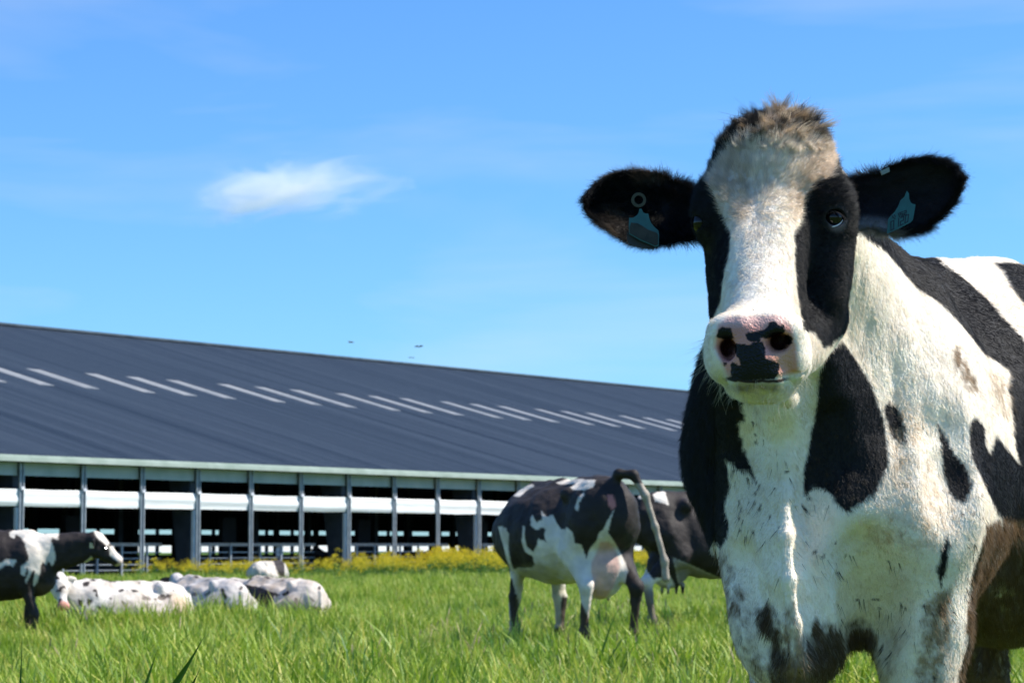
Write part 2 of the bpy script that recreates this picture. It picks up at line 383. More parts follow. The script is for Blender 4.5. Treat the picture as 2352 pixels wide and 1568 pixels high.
    # feed rail: top timber, pipes and uprights, set inside the wall
    for i in range(i0, i1):
        if i % 3 == 2: a0, a1 = i*SP+.1, (i+1)*SP-.75
        elif i % 3 == 0: a0, a1 = i*SP+.24, (i+1)*SP+.1
        else: a0, a1 = i*SP+.1, (i+1)*SP+.1
        box((a0+a1)/2, 1.15, 1.0, a1-a0-.02, .12, .13).obj('top_rail', M_WOOD, root)
        for z in (.68, .44, .2, -.02):
            box((a0+a1)/2, 1.15, z, a1-a0-.02, .035, .035).obj('pipe_rail', M_STEEL, root)
        for a in (a0+.05, (a0+a1)/2+.3): box(a, 1.09, (GZ+.95)/2, .075, .075, .95-GZ-.02).obj('rail_post', M_STEEL, root)
    q = P(642, 1263, 104.); MB().box(q, (.42, .03, .50), R).obj('notice_board', M_COL, root)
    # middle: stall dividers, low and dark
    for k, oo in enumerate((9., 20., 33., 46., 57.)):
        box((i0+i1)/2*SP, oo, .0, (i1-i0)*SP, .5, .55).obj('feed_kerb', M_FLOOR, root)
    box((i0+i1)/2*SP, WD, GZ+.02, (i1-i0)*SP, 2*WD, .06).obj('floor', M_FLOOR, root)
    for s_, a in ((0, i0*SP), (1, i1*SP)):
        V = [L(a, 0, GZ), L(a, 2*WD, GZ), L(a, 2*WD, EZ), L(a, WD, RZ-.06), L(a, 0, EZ)]
        V += [v+R @ np.array([.1 if s_ else -.1, 0, 0]) for v in V]
        mesh_obj('gable_wall', V, [(0, 1, 2, 3, 4), (9, 8, 7, 6, 5)]+[(k, (k+1) % 5, (k+1) % 5+5, k+5) for k in range(5)], M_HEAD, root)
    db = empty('distant_building', tuple(L(235, 128, .15))); tag(db, 'low white building seen through the open sides of the barn', 'building')
    mw = simple('white_cladding', (.74, .74, .73), (.80, .80, .79), 1, rough=.7)
    MB().box(L(235, 128, 1.05), (260, .3, 1.8), R).obj('wall', mw, db)
    mesh_obj('roof', [L(104, 127.6, 1.955), L(366, 127.6, 1.955), L(366, 135, 2.1), L(104, 135, 2.1), L(104, 127.6, 1.97), L(366, 127.6, 1.97), L(366, 135, 2.12), L(104, 135, 2.12)], [(0, 3, 2, 1), (4, 5, 6, 7), (0, 1, 5, 4), (1, 2, 6, 5), (2, 3, 7, 6), (3, 0, 4, 7)], M_HEAD, db)
    return L, SP
BARN_L, BARN_SP = build_barn()
print('barn', time.time()-T0)

# ------------------------------------------------------------------ hair
def make_fur(name, pts, nrm, dirs, length, col, par, rad=.00022, seg=4, curl=.25, seed=1, mat_=None, droop=0., tip=.25, clump=.5, cs=.012):
    n = len(pts); r = np.random.default_rng(seed)
    cl = np.stack([vnoise(pts/cs, seed+5), vnoise(pts/cs+7.3, seed+6), vnoise(pts/cs+3.1, seed+7)], 1)*2-1
    jit = r.normal(0, 1, (n, 3))
    d0 = dirs+clump*cl+curl*.4*jit; d0 /= np.linalg.norm(d0, axis=1, keepdims=True)
    bend = curl*(.6*cl[:, [1, 2, 0]]+.6*r.normal(0, 1, (n, 3)))
    L = (length*(.65+.55*r.random(n)))[:, None]
    pos = np.zeros((n, seg, 3)); rd = np.zeros((n, seg))
    for k in range(seg):
        u = k/(seg-1)
        pos[:, k] = pts+L*(d0*u+bend*u*u)+np.array([0, 0, -1])*droop*L*u*u-nrm*.0006*(1-u)
        rd[:, k] = (rad if np.isscalar(rad) else rad)*(1-(1-tip)*u**1.5)
    cu = bpy.data.hair_curves.new(name); cu.add_curves([seg]*n)
    cu.attributes['position'].data.foreach_set('vector', pos.astype(np.float32).ravel())
    ra = cu.attributes.get('radius') or cu.attributes.new('radius', 'FLOAT', 'POINT')
    ra.data.foreach_set('value', rd.astype(np.float32).ravel())
    ca = cu.attributes.new('coat', 'FLOAT_COLOR', 'CURVE')
    c4 = np.ones((n, 4), np.float32); c4[:, :3] = np.minimum(col*(.85+.3*r.random((n, 1)))*(1+.10*cl[:, :1]), .97); ca.data.foreach_set('color', c4.ravel())
    cu.materials.append(mat_ or M_HAIR)
    o = bpy.data.objects.new(name, cu); COL.objects.link(o)
    if par: parent(o, par)
    return o
def tri_sample(V, T, dens, rng):
    a, b, c = V[T[:, 0]], V[T[:, 1]], V[T[:, 2]]
    cr = np.cross(b-a, c-a); A = np.linalg.norm(cr, axis=1)*.5; nn = cr/(2*A[:, None]+1e-15)
    cnt = rng.poisson(A*dens); f = np.repeat(np.arange(len(T)), cnt)
    u = rng.random(len(f)); v = rng.random(len(f)); m = u+v > 1; u[m] = 1-u[m]; v[m] = 1-v[m]
    return a[f]+u[:, None]*(b-a)[f]+v[:, None]*(c-a)[f], nn[f], f
def quads_to_tris(Q): return np.concatenate([Q[:, [0, 1, 2]], Q[:, [0, 2, 3]]])
def set_attr(me, name, val):
    if val.ndim == 2:
        a = me.attributes.new(name, 'FLOAT_COLOR', 'POINT'); c = np.ones((len(val), 4), np.float32); c[:, :3] = val; a.data.foreach_set('color', c.ravel())
    else:
        a = me.attributes.new(name, 'FLOAT', 'POINT'); a.data.foreach_set('value', val.astype(np.float32))
def tangent(nrm, g):
    t = g-nrm*(g*nrm).sum(1, keepdims=True); return t/(np.linalg.norm(t, axis=1, keepdims=True)+1e-9)
BLACK = np.array([.011, .0105, .012]); WHITE = np.array([.96, .86, .73]); MUD = np.array([.10, .062, .032]); TAN = np.array([.50, .355, .22]); PINK = np.array([.68, .29, .23])

# ------------------------------------------------------------------ the near cow
def build_near_cow():
    B0 = np.array([.575, 4.47, 0]); A_ = np.array([.527, .85, 0]); L_ = np.array([.85, -.527, 0])
    def b(u, v, z): return B0+u*A_+v*L_+np.array([0, 0, z])
    RB = math.degrees(math.atan2(.85, .527))                     # body axis as local x of ellipsoids
    body = [
        EL(b(.12, .03, 1.08), (.34, .225, .32), (0, 0, RB), .08),
        EL(b(.85, .02, 1.135), (.78, .36, .385), (0, 0, RB), .12),
        EL(b(1.0, 0, 1.0), (.60, .30, .22), (0, 0, RB), .10),
        RC(b(.12, 0, 1.44), .075, b(.9, 0, 1.47), .07, .12), RC(b(.9, 0, 1.47), .07, b(1.5, 0, 1.45), .09, .12),
        EL(b(1.45, 0, 1.20), (.38, .26, .33), (0, 0, RB), .12),
        RC(b(1.3, .25, 1.42), .07, b(1.3, -.25, 1.42), .07, .10),
        # shoulders
        EL(b(.12, .18, 1.10), (.18, .115, .27), (0, 0, RB), .08), EL(b(.22, -.135, 1.10), (.18, .10, .26), (0, 0, RB), .08),
        RC(b(.10, .13, 1.40), .07, b(.0, .20, 1.02), .105, .09), RC(b(.12, -.10, 1.40), .07, b(.04, -.135, 1.02), .095, .08),
        # breast and brisket
        EL(b(-.06, .02, .98), (.19, .185, .20), (0, 0, RB), .08),
        EL(b(-.12, -.005, .845), (.15, .105, .16), (0, 0, RB), .05),
        # fore legs
        RC(b(.0, .195, 1.0), .105, b(.03, .18, .80), .080, .045), RC(b(.03, .18, .80), .078, b(.02, .175, .48), .05, .05),
        RC(b(.02, .175, .50), .052, b(.01, .175, .42), .056, .03), RC(b(.01, .175, .42), .050, b(.02, .175, .16), .036, .03),
        RC(b(.02, .175, .15), .045, b(.0, .175, .03), .055, .03),
        RC(b(.12, -.135, .98), .105, b(.15, -.14, .80), .085, .06), RC(b(.15, -.14, .80), .08, b(.13, -.15, .48), .052, .05),
        RC(b(.13, -.15, .50), .052, b(.12, -.15, .42), .056, .03), RC(b(.12, -.15, .42), .050, b(.13, -.15, .16), .036, .03),
        RC(b(.13, -.15, .15), .045, b(.11, -.15, .03), .055, .03),
        # hind legs
        RC(b(1.45, .17, 1.05), .17, b(1.28, .22, .85), .12, .08), RC(b(1.28, .22, .85), .11, b(1.58, .20, .52), .06, .06),
        RC(b(1.58, .20, .52), .052, b(1.5, .20, .14), .04, .04), RC(b(1.5, .2, .14), .045, b(1.47, .2, .03), .055, .03),
        RC(b(1.45, -.17, 1.05), .17, b(1.22, -.22, .85), .12, .08), RC(b(1.22, -.22, .85), .11, b(1.36, -.20, .52), .065, .06),
        RC(b(1.36, -.20, .52), .058, b(1.26, -.20, .14), .04, .04), RC(b(1.26, -.2, .14), .045, b(1.23, -.2, .03), .055, .03),
        # udder with teats
        EL(b(1.24, 0, .86), (.22, .18, .13), (0, 0, RB), .06),
        RC(b(1.10, .09, .76), .022, b(1.09, .10, .67), .013, .015), RC(b(1.10, -.09, .76), .022, b(1.09, -.10, .67), .013, .015),
        RC(b(1.30, .09, .76), .022, b(1.30, .09, .67), .013, .015),
        # tail
        RC(b(1.8, 0, 1.38), .035, b(1.88, 0, 1.0), .022, .03), RC(b(1.88, 0, 1.0), .022, b(1.86, 0, .55), .03, .03),
        # neck
        RC(P(1800, 520, 4.19), .115, b(.10, 0, 1.25), .215, .10),
        RC(P(1830, 470, 4.22), .085, b(.12, 0, 1.42), .10, .10),
        RC(P(1795, 760, 4.17), .075, b(-.02, -.03, 1.12), .185, .08),
        RC(P(1718, 860, 4.30), .080, P(1712, 1040, 4.46), .105, .07),
    ]
    head = [
        EL(P(1786, 410, 4.035), (.101, .115, .093), k=.05),
        EL(P(1782, 368, 4.05), (.066, .09, .058), (0, 5, 0), k=.05),
        EL(P(1762, 470, 3.985), (.098, .068, .125), (-14, 0, 0), k=.05),
        RC(P(1756, 530, 3.955), .062, P(1742, 735, 3.81), .056, .04),
        EL(P(1700, 620, 3.91), (.032, .05, .12), (-12, -4, 0), k=.04), EL(P(1790, 620, 3.91), (.035, .05, .12), (-12, 0, 0), k=.04),
        # brows and eye sockets
        EL(P(1902, 470, 3.975), (.042, .048, .042), k=.04), EL(P(1645, 472, 3.965), (.036, .046, .042), k=.04),
        RC(P(1925, 535, 3.99), .02, P(1890, 680, 3.97), .028, .04),
        EL(P(1908, 500, 3.966), (.033, .034, .030), k=.02), EL(P(1630, 508, 3.958), (.027, .034, .030), k=.02),
        # cheeks and jaw
        EL(P(1888, 630, 4.04), (.042, .095, .125), (0, 3, 0), k=.05), EL(P(1676, 620, 4.03), (.038, .085, .12), (0, -3, 0), k=.05),
        RC(P(1888, 735, 4.05), .036, P(1790, 866, 3.83), .028, .04), RC(P(1690, 730, 4.02), .032, P(1712, 862, 3.82), .026, .04),
        EL(P(1780, 780, 3.97), (.075, .12, .06), k=.05),
        # muzzle
        EL(P(1740, 798, 3.775), (.078, .066, .060), k=.03),
        EL(P(1740, 765, 3.745), (.066, .045, .034), k=.03),
        EL(P(1678, 838, 3.772), (.034, .046, .031), k=.025), EL(P(1811, 836, 3.772), (.032, .050, .031), k=.025),
        RC(P(1673, 757, 3.722), .020, P(1700, 752, 3.715), .018, .025), RC(P(1778, 752, 3.712), .020, P(1806, 757, 3.722), .020, .025),
        EL(P(1733, 820, 3.715), (.040, .026, .042), k=.025),
        EL(P(1650, 800, 3.745), (.017, .030, .042), k=.02), EL(P(1818, 800, 3.745), (.018, .032, .042), k=.02),
        RC(P(1700, 868, 3.722), .019, P(1775, 868, 3.722), .019, .015),
        # chin
        EL(P(1748, 892, 3.775), (.050, .050, .023), k=.018),
        EL(P(1806, 915, 3.93), (.018, .035, .014), k=.03),
        # mouth line
        RC(P(1672, 871, 3.694), .0050, P(1742, 875, 3.692), .0060, .005, -1), RC(P(1742, 875, 3.692), .0060, P(1800, 868, 3.700), .0050, .005, -1),
        RC(P(1800, 868, 3.702), .0035, P(1848, 852, 3.745), .0035, .008, -1), RC(P(1672, 871, 3.697), .0035, P(1636, 866, 3.735), .0035, .008, -1),
        # nostrils
        RC(P(1658, 788, 3.690), .0125, P(1680, 800, 3.735), .0125, .014, -1), RC(P(1664, 806, 3.695), .010, P(1683, 812, 3.73), .010, .012, -1),
        RC(P(1776, 790, 3.690), .0135, P(1792, 782, 3.735), .0135, .012, -1), RC(P(1790, 783, 3.695), .010, P(1806, 780, 3.73), .009, .012, -1),
        # eye openings
        EL(P(1916, 500, 3.935), (.0165, .030, .0130), (0, 8, 25), k=.004, op=-1),
        EL(P(1607, 511, 3.945), (.026, .016, .0105), (0, 0, 35), k=.006, op=-1),
    ]
    def surf(px_, py_):
        ys = np.linspace(3.55, 5.4, 380); pts = np.array([P(px_, py_, y) for y in ys]); d = sdf(pts, body); i_ = int(np.argmax(d < 0)); return pts[i_] if d[i_] < 0 else pts[200]
    def groove(path, r, dep, k):
        q = [surf(x, y)-np.array([0, .0, 0]) for x, y in path]; q = [v+np.array([0, dep-r, 0])*1.0 for v in q]
        return [RC(a_, r, b_, r, k, -1) for a_, b_ in zip(q[:-1], q[1:])]
    body += groove([(1988, 1275), (2004, 1340), (2000, 1400), (1990, 1460)], .045, .048, .05)+groove([(1708, 1290), (1740, 1370), (1775, 1470)], .035, .036, .05) \
        + groove([(1700, 960), (1722, 1040), (1748, 1120), (1766, 1200)], .022, .004, .05)+groove([(1862, 900), (1850, 1010), (1842, 1110), (1838, 1200)], .025, .004, .06) \
        + groove([(2185, 1000), (2200, 1100), (2205, 1180)], .04, .010, .06)+groove([(1880, 1000), (1905, 1090)], .02, .006, .03)+groove([(1925, 960), (1945, 1060)], .02, .006, .03)
    # dewlap: a thin fold that starts as a crease in the throat and stands out more towards the brisket
    dl = [(1803, 925, .016, .015), (1812, 985, .018, .012), (1805, 1060, .030, .010), (1798, 1140, .046, .010), (1799, 1230, .056, .010), (1803, 1330, .062, .010), (1815, 1430, .064, .013), (1832, 1515, .058, .017)]
    sf_ = [surf(x_, y_) for x_, y_, _, _ in dl]; sf_ = [q_ if q_[1] < 4.4 else P(dl[i_][0], dl[i_][1], 4.13) for i_, q_ in enumerate(sf_)]
    for fr_, rm_, k_ in ((.0, 1.9, .05), (.45, 1.35, .03), (1.0, 1.0, .014)):          # root, web and edge of the fold
        dq = [(sf_[i_]+np.array([0, r_*rm_-out_*fr_-(.0 if fr_ else .006), 0]), r_*rm_) for i_, (x_, y_, out_, r_) in enumerate(dl)]
        for (a_, ra_), (b_, rb_) in zip(dq[:-1], dq[1:]): body.append(RC(a_, ra_, b_, rb_, k_))
    prims = body+[h for h in head if prim_box(h)[3] == 1]+[h for h in head if prim_box(h)[3] == -1]
    hv = .0068
    V, Q = surface_nets(prims, hv)
    V, Q = keep_biggest(V, Q)
    # refine the head
    bm = bmesh.new(); me0 = np_mesh('tmp', V, Q); bm.from_mesh(me0); bpy.data.meshes.remove(me0)
    px = topx(V)
    hm = (V[:, 1] < 4.06) & (px[:, 1] < 960) & (V[:, 2] > 1.1)
    bm.verts.ensure_lookup_table()
    ed = [e for e in bm.edges if hm[e.verts[0].index] and hm[e.verts[1].index]]
    bmesh.ops.subdivide_edges(bm, edges=ed, cuts=1, use_grid_fill=True)
    bmesh.ops.triangulate(bm, faces=bm.faces[:])
    me = bpy.data.meshes.new('body'); bm.to_mesh(me); bm.free()
    V = np.zeros(len(me.vertices)*3, np.float32); me.vertices.foreach_get('co', V); V = V.reshape(-1, 3).astype(float)
    px = topx(V); m2_ = (V[:, 1] < 3.84) & (px[:, 1] > 725) & (px[:, 1] < 930) & (V[:, 2] > 1.1) | (np.linalg.norm(V-P(1914, 500, 3.94), axis=1) < .035)
    bm = bmesh.new(); bm.from_mesh(me); bm.verts.ensure_lookup_table()
    bmesh.ops.subdivide_edges(bm, edges=[e for e in bm.edges if m2_[e.verts[0].index] and m2_[e.verts[1].index]], cuts=1, use_grid_fill=True); bmesh.ops.triangulate(bm, faces=bm.faces[:]); bm.to_mesh(me); bm.free()
    V = np.zeros(len(me.vertices)*3, np.float32); me.vertices.foreach_get('co', V); V = V.reshape(-1, 3).astype(float)
    px = topx(V); hm = (V[:, 1] < 4.1) & (px[:, 1] < 980) & (V[:, 2] > 1.1)
    V[hm] = project(V[hm], prims, hv*.6, 3)
    nr, _ = grad(V, prims, .004)
    # folds, muscle relief
    isbody = sdf(V, body) < sdf(V, head)-.005
    wr = (fbm(V*np.array([9, 9, 5]), 3)-.5)*.018+(fbm(V*30, 9)-.5)*.004+(fbm(V*np.array([38, 30, 6]), 4)-.5)*.007*sstep(.95, 1.1, V[:, 2])
    V = V+nr*(wr*np.where(isbody, 1, .25))[:, None]
    me.vertices.foreach_set('co', V.astype(np.float32).ravel())
    me.polygons.foreach_set('use_smooth', np.ones(len(me.polygons), bool))
    T = np.zeros(len(me.polygons)*3, np.int32); me.polygons.foreach_get('vertices', T); T = T.reshape(-1, 3)
    print('near cow mesh', len(V), len(T), time.time()-T0)
    # ---------------- coat colours
    c4 = lambda pts: cv(2550, 330, 2.7514, pts)
    c1 = lambda pts: cv(2100, 300, 1.2061, pts)
    c2 = lambda pts: cv(2440, 1150, 1.1121, pts)
    c7 = lambda pts: cv(2550, 1080, 3.1367, pts)
    blaze = [(1640, 300), (1662, 347), (1622, 409), (1646, 458), (1669, 514), (1677, 529), (1675, 580), (1659, 651), (1652, 700), (1640, 727), (1600, 760), (1580, 960), (1900, 960), (1960, 880),
             (1935, 768), (1918, 782), (1906, 793), (1888, 795), (1878, 775), (1870, 763), (1847, 757), (1840, 717), (1832, 666), (1824, 590), (1825, 534), (1840, 509), (1845, 458), (1870, 422), (1906, 410), (1916, 377), (1935, 340), (1925, 310), (1880, 262), (1835, 225), (1760, 215), (1700, 262)]
    tuftblk = [(1560, 400), (1655, 330), (1665, 290), (1690, 255), (1735, 245), (1770, 262), (1745, 300), (1700, 322), (1668, 345), (1640, 372), (1620, 410), (1590, 450)]
    tuftblk2 = [(1835, 230), (1905, 275), (1925, 330), (1895, 320), (1880, 292), (1850, 290)]
    nose_b = [c7([(625, 655), (820, 670), (870, 640), (980, 640), (1000, 740), (1005, 830), (1100, 860), (1190, 900), (1170, 1000), (1120, 1065), (600, 1085), (560, 1070), (600, 1030), (585, 900), (620, 860), (720, 910), (680, 830), (640, 760)]),
              c7([(425, 560), (440, 480), (500, 450), (600, 470), (640, 580), (560, 620), (480, 590)]),
              c7([(780, 530), (960, 500), (1030, 460), (1040, 400), (1100, 400), (1150, 450), (1220, 430), (1235, 520), (1150, 550), (1050, 590), (960, 590), (960, 640), (840, 640), (790, 600)]),
              c7([(1210, 600), (1240, 550), (1290, 545), (1325, 590), (1325, 640), (1280, 670), (1220, 650)]), c7([(505, 875), (540, 875), (540, 915), (505, 915)])]
    pinkp = [c7([(420, 560), (440, 420), (560, 340), (820, 330), (1200, 320), (1310, 450), (1370, 680), (1400, 980), (1200, 1050), (560, 1070), (480, 860), (400, 700)])]
    blk = [
        [(1480, 700), (1640, 800), (1700, 870), (1706, 925), (1709, 963), (1695, 971), (1704, 1013), (1742, 1112), (1745, 1125), (1735, 1108), (1720, 1084), (1704, 1082), (1676, 1062), (1665, 1057), (1672, 1090), (1679, 1117), (1669, 1140), (1665, 1167), (1673, 1200), (1671, 1233), (1654, 1252), (1600, 1215), (1500, 1100)],
        c2([(740, 200), (800, 140), (850, 210), (910, 310), (945, 400), (970, 480), (990, 600), (992, 660), (960, 720), (935, 765), (900, 800), (850, 835), (820, 858), (790, 830), (762, 812), (765, 795), (742, 765), (680, 750), (650, 770), (632, 790), (640, 680), (660, 600), (680, 480), (700, 350), (715, 260)]),
        c2([(990, 390), (1030, 420), (1050, 470), (1065, 560), (1040, 560), (1010, 540), (980, 480), (968, 420)]),
        [(1940, 500), (1977, 534), (2048, 590), (2099, 656), (2160, 697), (2231, 773), (2256, 808), (2291, 831), (2316, 850), (2320, 864), (2312, 895), (2320, 914), (2322, 947), (2330, 1000), (2343, 1062), (2327, 1050), (2318, 1035), (2304, 1015), (2288, 1000), (2280, 1020), (2271, 1042), (2262, 1010), (2256, 974), (2240, 955), (2226, 968), (2224, 990), (2232, 1045), (2250, 1090), (2265, 1123), (2285, 1160), (2299, 1189), (2352, 1205), (2600, 1290), (2700, 800), (2500, 850), (2352, 787), (2320, 745), (2291, 717), (2255, 675), (2215, 641), (2175, 613), (2124, 575), (2090, 539), (2060, 500)],
        c2([(1190, 475), (1215, 520), (1240, 560), (1262, 612), (1285, 625), (1310, 650), (1330, 700), (1337, 740), (1325, 790), (1305, 825), (1275, 800), (1255, 790), (1235, 765), (1225, 700), (1212, 640), (1203, 560)]),
        [(2280, 604), (2330, 603), (2360, 608), (2420, 640), (2440, 740), (2380, 720), (2345, 695), (2320, 655), (2300, 622)],
        [(2150, 1310), (2163, 1260), (2172, 1230), (2180, 1250), (2172, 1300), (2160, 1350)],
    ]
    muds = [([(2178, 1270), (2215, 1245), (2260, 1205), (2300, 1190), (2450, 1200), (2700, 1300), (2700, 1700), (2190, 1700), (2176, 1420)], 1.0, 10),
            ([(1738, 1400), (1765, 1385), (1790, 1440), (1815, 1510), (1850, 1455), (1875, 1425), (1930, 1440), (1975, 1425), (2010, 1450), (2000, 1700), (1800, 1700), (1770, 1500)], 1.0, 22),
            ([(2185, 800), (2200, 790), (2225, 835), (2245, 880), (2250, 910), (2215, 885), (2192, 850)], .8, 10),
            ([(2040, 900), (2090, 900), (2130, 1000), (2160, 1120), (2160, 1250), (2100, 1280), (1990, 1250), (1980, 1180), (2040, 1130)], .40, 30),
            ([(2270, 850), (2320, 860), (2325, 960), (2280, 960)], .5, 20),
            ([(1640, 1250), (1670, 1260), (1720, 1400), (1760, 1568), (1700, 1700), (1600, 1700), (1620, 1300)], .5, 22),
            ([(1800, 1390), (1825, 1385), (1870, 1580), (1810, 1580)], .75, 12),
            ([(2120, 1380), (2180, 1350), (2180, 1700), (2100, 1700), (2110, 1480)], .8, 16),
            ([(1990, 1450), (2080, 1430), (2090, 1700), (1990, 1700)], .3, 22)]
    def coat(p, jitter=0.):
        x = topx(p); n = len(p)
        w = np.stack([fbm(p*22, 11)-.5, fbm(p*22+5, 12)-.5], 1)*9+np.stack([fbm(p*80, 13)-.5, fbm(p*80+3, 14)-.5], 1)*7
        x = x+w
        if jitter: x = x+np.random.default_rng(3).normal(0, jitter, x.shape)
        hd = (sdf(p, head) < sdf(p, body)) & (topx(p)[:, 1] < 950)
        f1 = fbm(p*6, 21); f2 = fbm(p*28, 22); f3 = fbm(p*90, 23)
        white = WHITE*(.94+.12*f2[:, None])
        warm = np.clip((f1-.45)*2.2, 0, 1)[:, None]*.35
        white = white*(1-warm)+np.array([.66, .50, .33])*warm
        # head
        wh = cover(x, [blaze], 2.5); wh *= 1-cover(x, [tuftblk, tuftblk2], 5)
        cream = white.copy()
        tan = cover(x, [[(1600, 340), (1700, 330), (1730, 420), (1720, 500), (1660, 520), (1600, 430)], [(1870, 330), (1960, 320), (1930, 420), (1850, 470), (1820, 500), (1810, 430)]], 26)*(.25+.8*f2)
        tan = np.maximum(tan, sstep(345, 280, x[:, 1])*(.5+.6*f3))
        tan = np.clip(tan, 0, 1)[:, None]*.8
        cream = cream*(1-tan)+TAN*tan
        grey = (sstep(.1, 0, np.abs(x[:, 0]-1740)/600)*sstep(330, 360, x[:, 1])*sstep(560, 520, x[:, 1])*np.clip(f3*1.6-.5, 0, 1))[:, None]*.4
        cream = cream*(1-grey)+np.array([.33, .31, .29])*grey
        hc = BLACK*(1-wh[:, None])+cream*wh[:, None]
        xx = topx(p)+w*.5
        front = sstep(3.85, 3.79, p[:, 1])
        pk = (cover(xx, pinkp, 7)*front)[:, None]; pcol = PINK*(.8+.4*f2[:, None]); 
        or_ = cover(xx, [c7([(1080, 640), (1330, 600), (1360, 950), (1180, 960), (1050, 740)])], 10)[:, None]
        pcol = pcol*(1-or_)+np.array([.62, .30, .19])*or_
        fade = sstep(760, 735, x[:, 1])[:, None]*.45; pcol = pcol*(1-fade)+np.array([.74, .62, .56])*fade
        hc = hc*(1-pk)+pcol*pk
        lip = (sstep(845, 868, x[:, 1])*sstep(910, 880, x[:, 1])*front)[:, None]*.4*(.4+.9*f2[:, None])
        hc = hc*(1-lip)+np.array([.52, .50, .22])*lip
        lip2 = (sstep(866, 872, x[:, 1])*sstep(900, 880, x[:, 1])*sstep(1675, 1700, x[:, 0])*sstep(1800, 1780, x[:, 0])*front)[:, None]*.7
        hc = hc*(1-lip2)+np.array([.30, .20, .06])*lip2
        ml_ = (sstep(5, 2, np.abs(x[:, 1]-874+((x[:, 0]-1740)/60)**2*2.5))*sstep(1655, 1680, x[:, 0])*sstep(1825, 1795, x[:, 0])*front)[:, None]; hc = hc*(1-ml_)+np.array([.035, .02, .012])*ml_
        nb = (cover(topx(p)+w*.75+np.stack([fbm(p*260, 15)-.5, fbm(p*260+3, 16)-.5], 1)*6, nose_b, 1.6)*front)[:, None]; hc = hc*(1-nb)+BLACK*nb
        # nostril interiors
        for c_, r_ in ((P(1668, 798, 3.74), .019), (P(1786, 786, 3.74), .019)):
            k_ = sstep(r_, r_*.6, np.linalg.norm((p-c_)*np.array([1, .5, 1]), axis=1))[:, None]; hc = hc*(1-k_)+np.array([.045, .012, .012])*k_
        er = sstep(.026, .019, np.linalg.norm(p-P(1916, 510, 3.948), axis=1))[:, None]*(p[:, 2:3] < P(1916, 508, 3.948)[2])
        hc = hc*(1-er*.5)+np.array([.25, .2, .2])*er*.5
        # body
        bk = cover(x, blk, 2.2)
        uu = (p-B0) @ A_; vv = (p-B0) @ L_
        far = (p[:, 1] > 5.6) | (x[:, 0] > 2450)
        bk = np.where(far & (fbm(p*2.2, 31) > .5), 1., np.where(far, 0, bk))
        bc = white*(1-bk[:, None])+BLACK*(1.2)*bk[:, None]
        for im, (pl, am, so) in enumerate(muds):
            mcol = [MUD*1.5, MUD*1.15, np.array([.26, .18, .11]), np.array([.50, .38, .25]), np.array([.34, .25, .16]), MUD*1.6, np.array([.30, .21, .13]), np.array([.30, .21, .12]), np.array([.42, .34, .24])][im]
            m_ = cover(x, [pl], so)*am
            if im == 0: m_ = m_*sstep(.01, .05, uu)
            if im == 1: m_ = m_*sstep(.14, .10, np.abs(vv))*(.55+.9*f2)
            m_ = np.clip(m_*1.1-(1-am)*.4+(f2-.5)*1.1*(m_ > .02)+(f3-.5)*2.2*(m_ > .02), 0, 1)[:, None]*np.minimum(1, m_[:, None]*3)
            bc = bc*(1-m_)+mcol*(.4+1.3*f3[:, None])*m_
        low = np.clip(sstep(.72, .45, p[:, 2])*(.4+f2)-.1, 0, 1)[:, None]*.8; bc = bc*(1-low)+MUD*low
        sp = (fbm(p*150, 41, 2) > .77) & (fbm(p*12, 42) > .52) & (p[:, 2] < 1.25)
        bc[sp] = MUD*.3
        stk = (.80+.42*fbm(p*np.array([170, 170, 60]), 45, 2))[:, None]; hc = hc*np.where((wh > .5)[:, None] & (x[:, 1:2] < 700), stk, 1)
        r = np.where(hd[:, None], hc, bc)
        wet = np.where(hd, np.maximum(nb[:, 0], pk[:, 0]*.75), 0)
        nohair = np.where(hd, np.clip(pk[:, 0]+nb[:, 0]*1.2, 0, 1), 0)
        return r, wet, nohair, hd, bk
    cc, wet, nh, hd, bk = coat(V)
    set_attr(me, 'coat', cc); set_attr(me, 'wet', wet)
    me.materials.append(M_SKIN)
    root = empty('cow', (B0[0]+.4, B0[1]+.6, 0))
    tag(root, 'big black and white cow close up looking straight at the camera with teal ear tags', 'cow', 'black and white dairy cows')
    o = bpy.data.objects.new('body', me); COL.objects.link(o); parent(o, root)
    # ---------------- fur
    rng = np.random.default_rng(5)
    fc = V[T].mean(1); fx = topx(fc)
    fhd = hd[T[:, 0]]
    vn = np.zeros(len(me.vertices)*3, np.float32); me.vertices.foreach_get('normal', vn); vn = vn.reshape(-1, 3).astype(float)
    facing = (vn[T[:, 0]]*((np.array([0, 0, CAMZ])-fc)/np.linalg.norm(np.array([0, 0, CAMZ])-fc, axis=1)[:, None])).sum(1)
    dens = np.where(fhd, 430000., 130000.)
    dens *= np.where(facing < -.25, .25, 1)*np.where((fx[:, 0] > 2440) | (fx[:, 1] > 1640), .2, 1)*np.where(fc[:, 1] > 5.5, .4, 1)
    pts, nn, f = tri_sample(V, T, dens, rng)
    nn = vn[T[f, 0]]
    col, wt, noh, hdp, bkp = coat(pts, 1.2)
    x = topx(pts)
    keep = rng.random(len(pts)) > noh*.985
    eyes = (np.linalg.norm(pts-P(1915, 500, 3.932), axis=1) < .0235) | (np.linalg.norm(pts-P(1609, 511, 3.95), axis=1) < .019)
    keep &= ~eyes
    keep &= ~((x[:, 1] > 862) & (x[:, 1] < 880) & (pts[:, 1] < 3.74))
    pts, nn, col, hdp, bkp, x, noh = pts[keep], nn[keep], col[keep], hdp[keep], bkp[keep], x[keep], noh[keep]
    whl = P(1733, 505, 3.90)
    g = np.where(hdp[:, None], (pts-whl)*np.array([1, .6, 1])/.1, A_*.55+np.array([0, 0, -1.]))
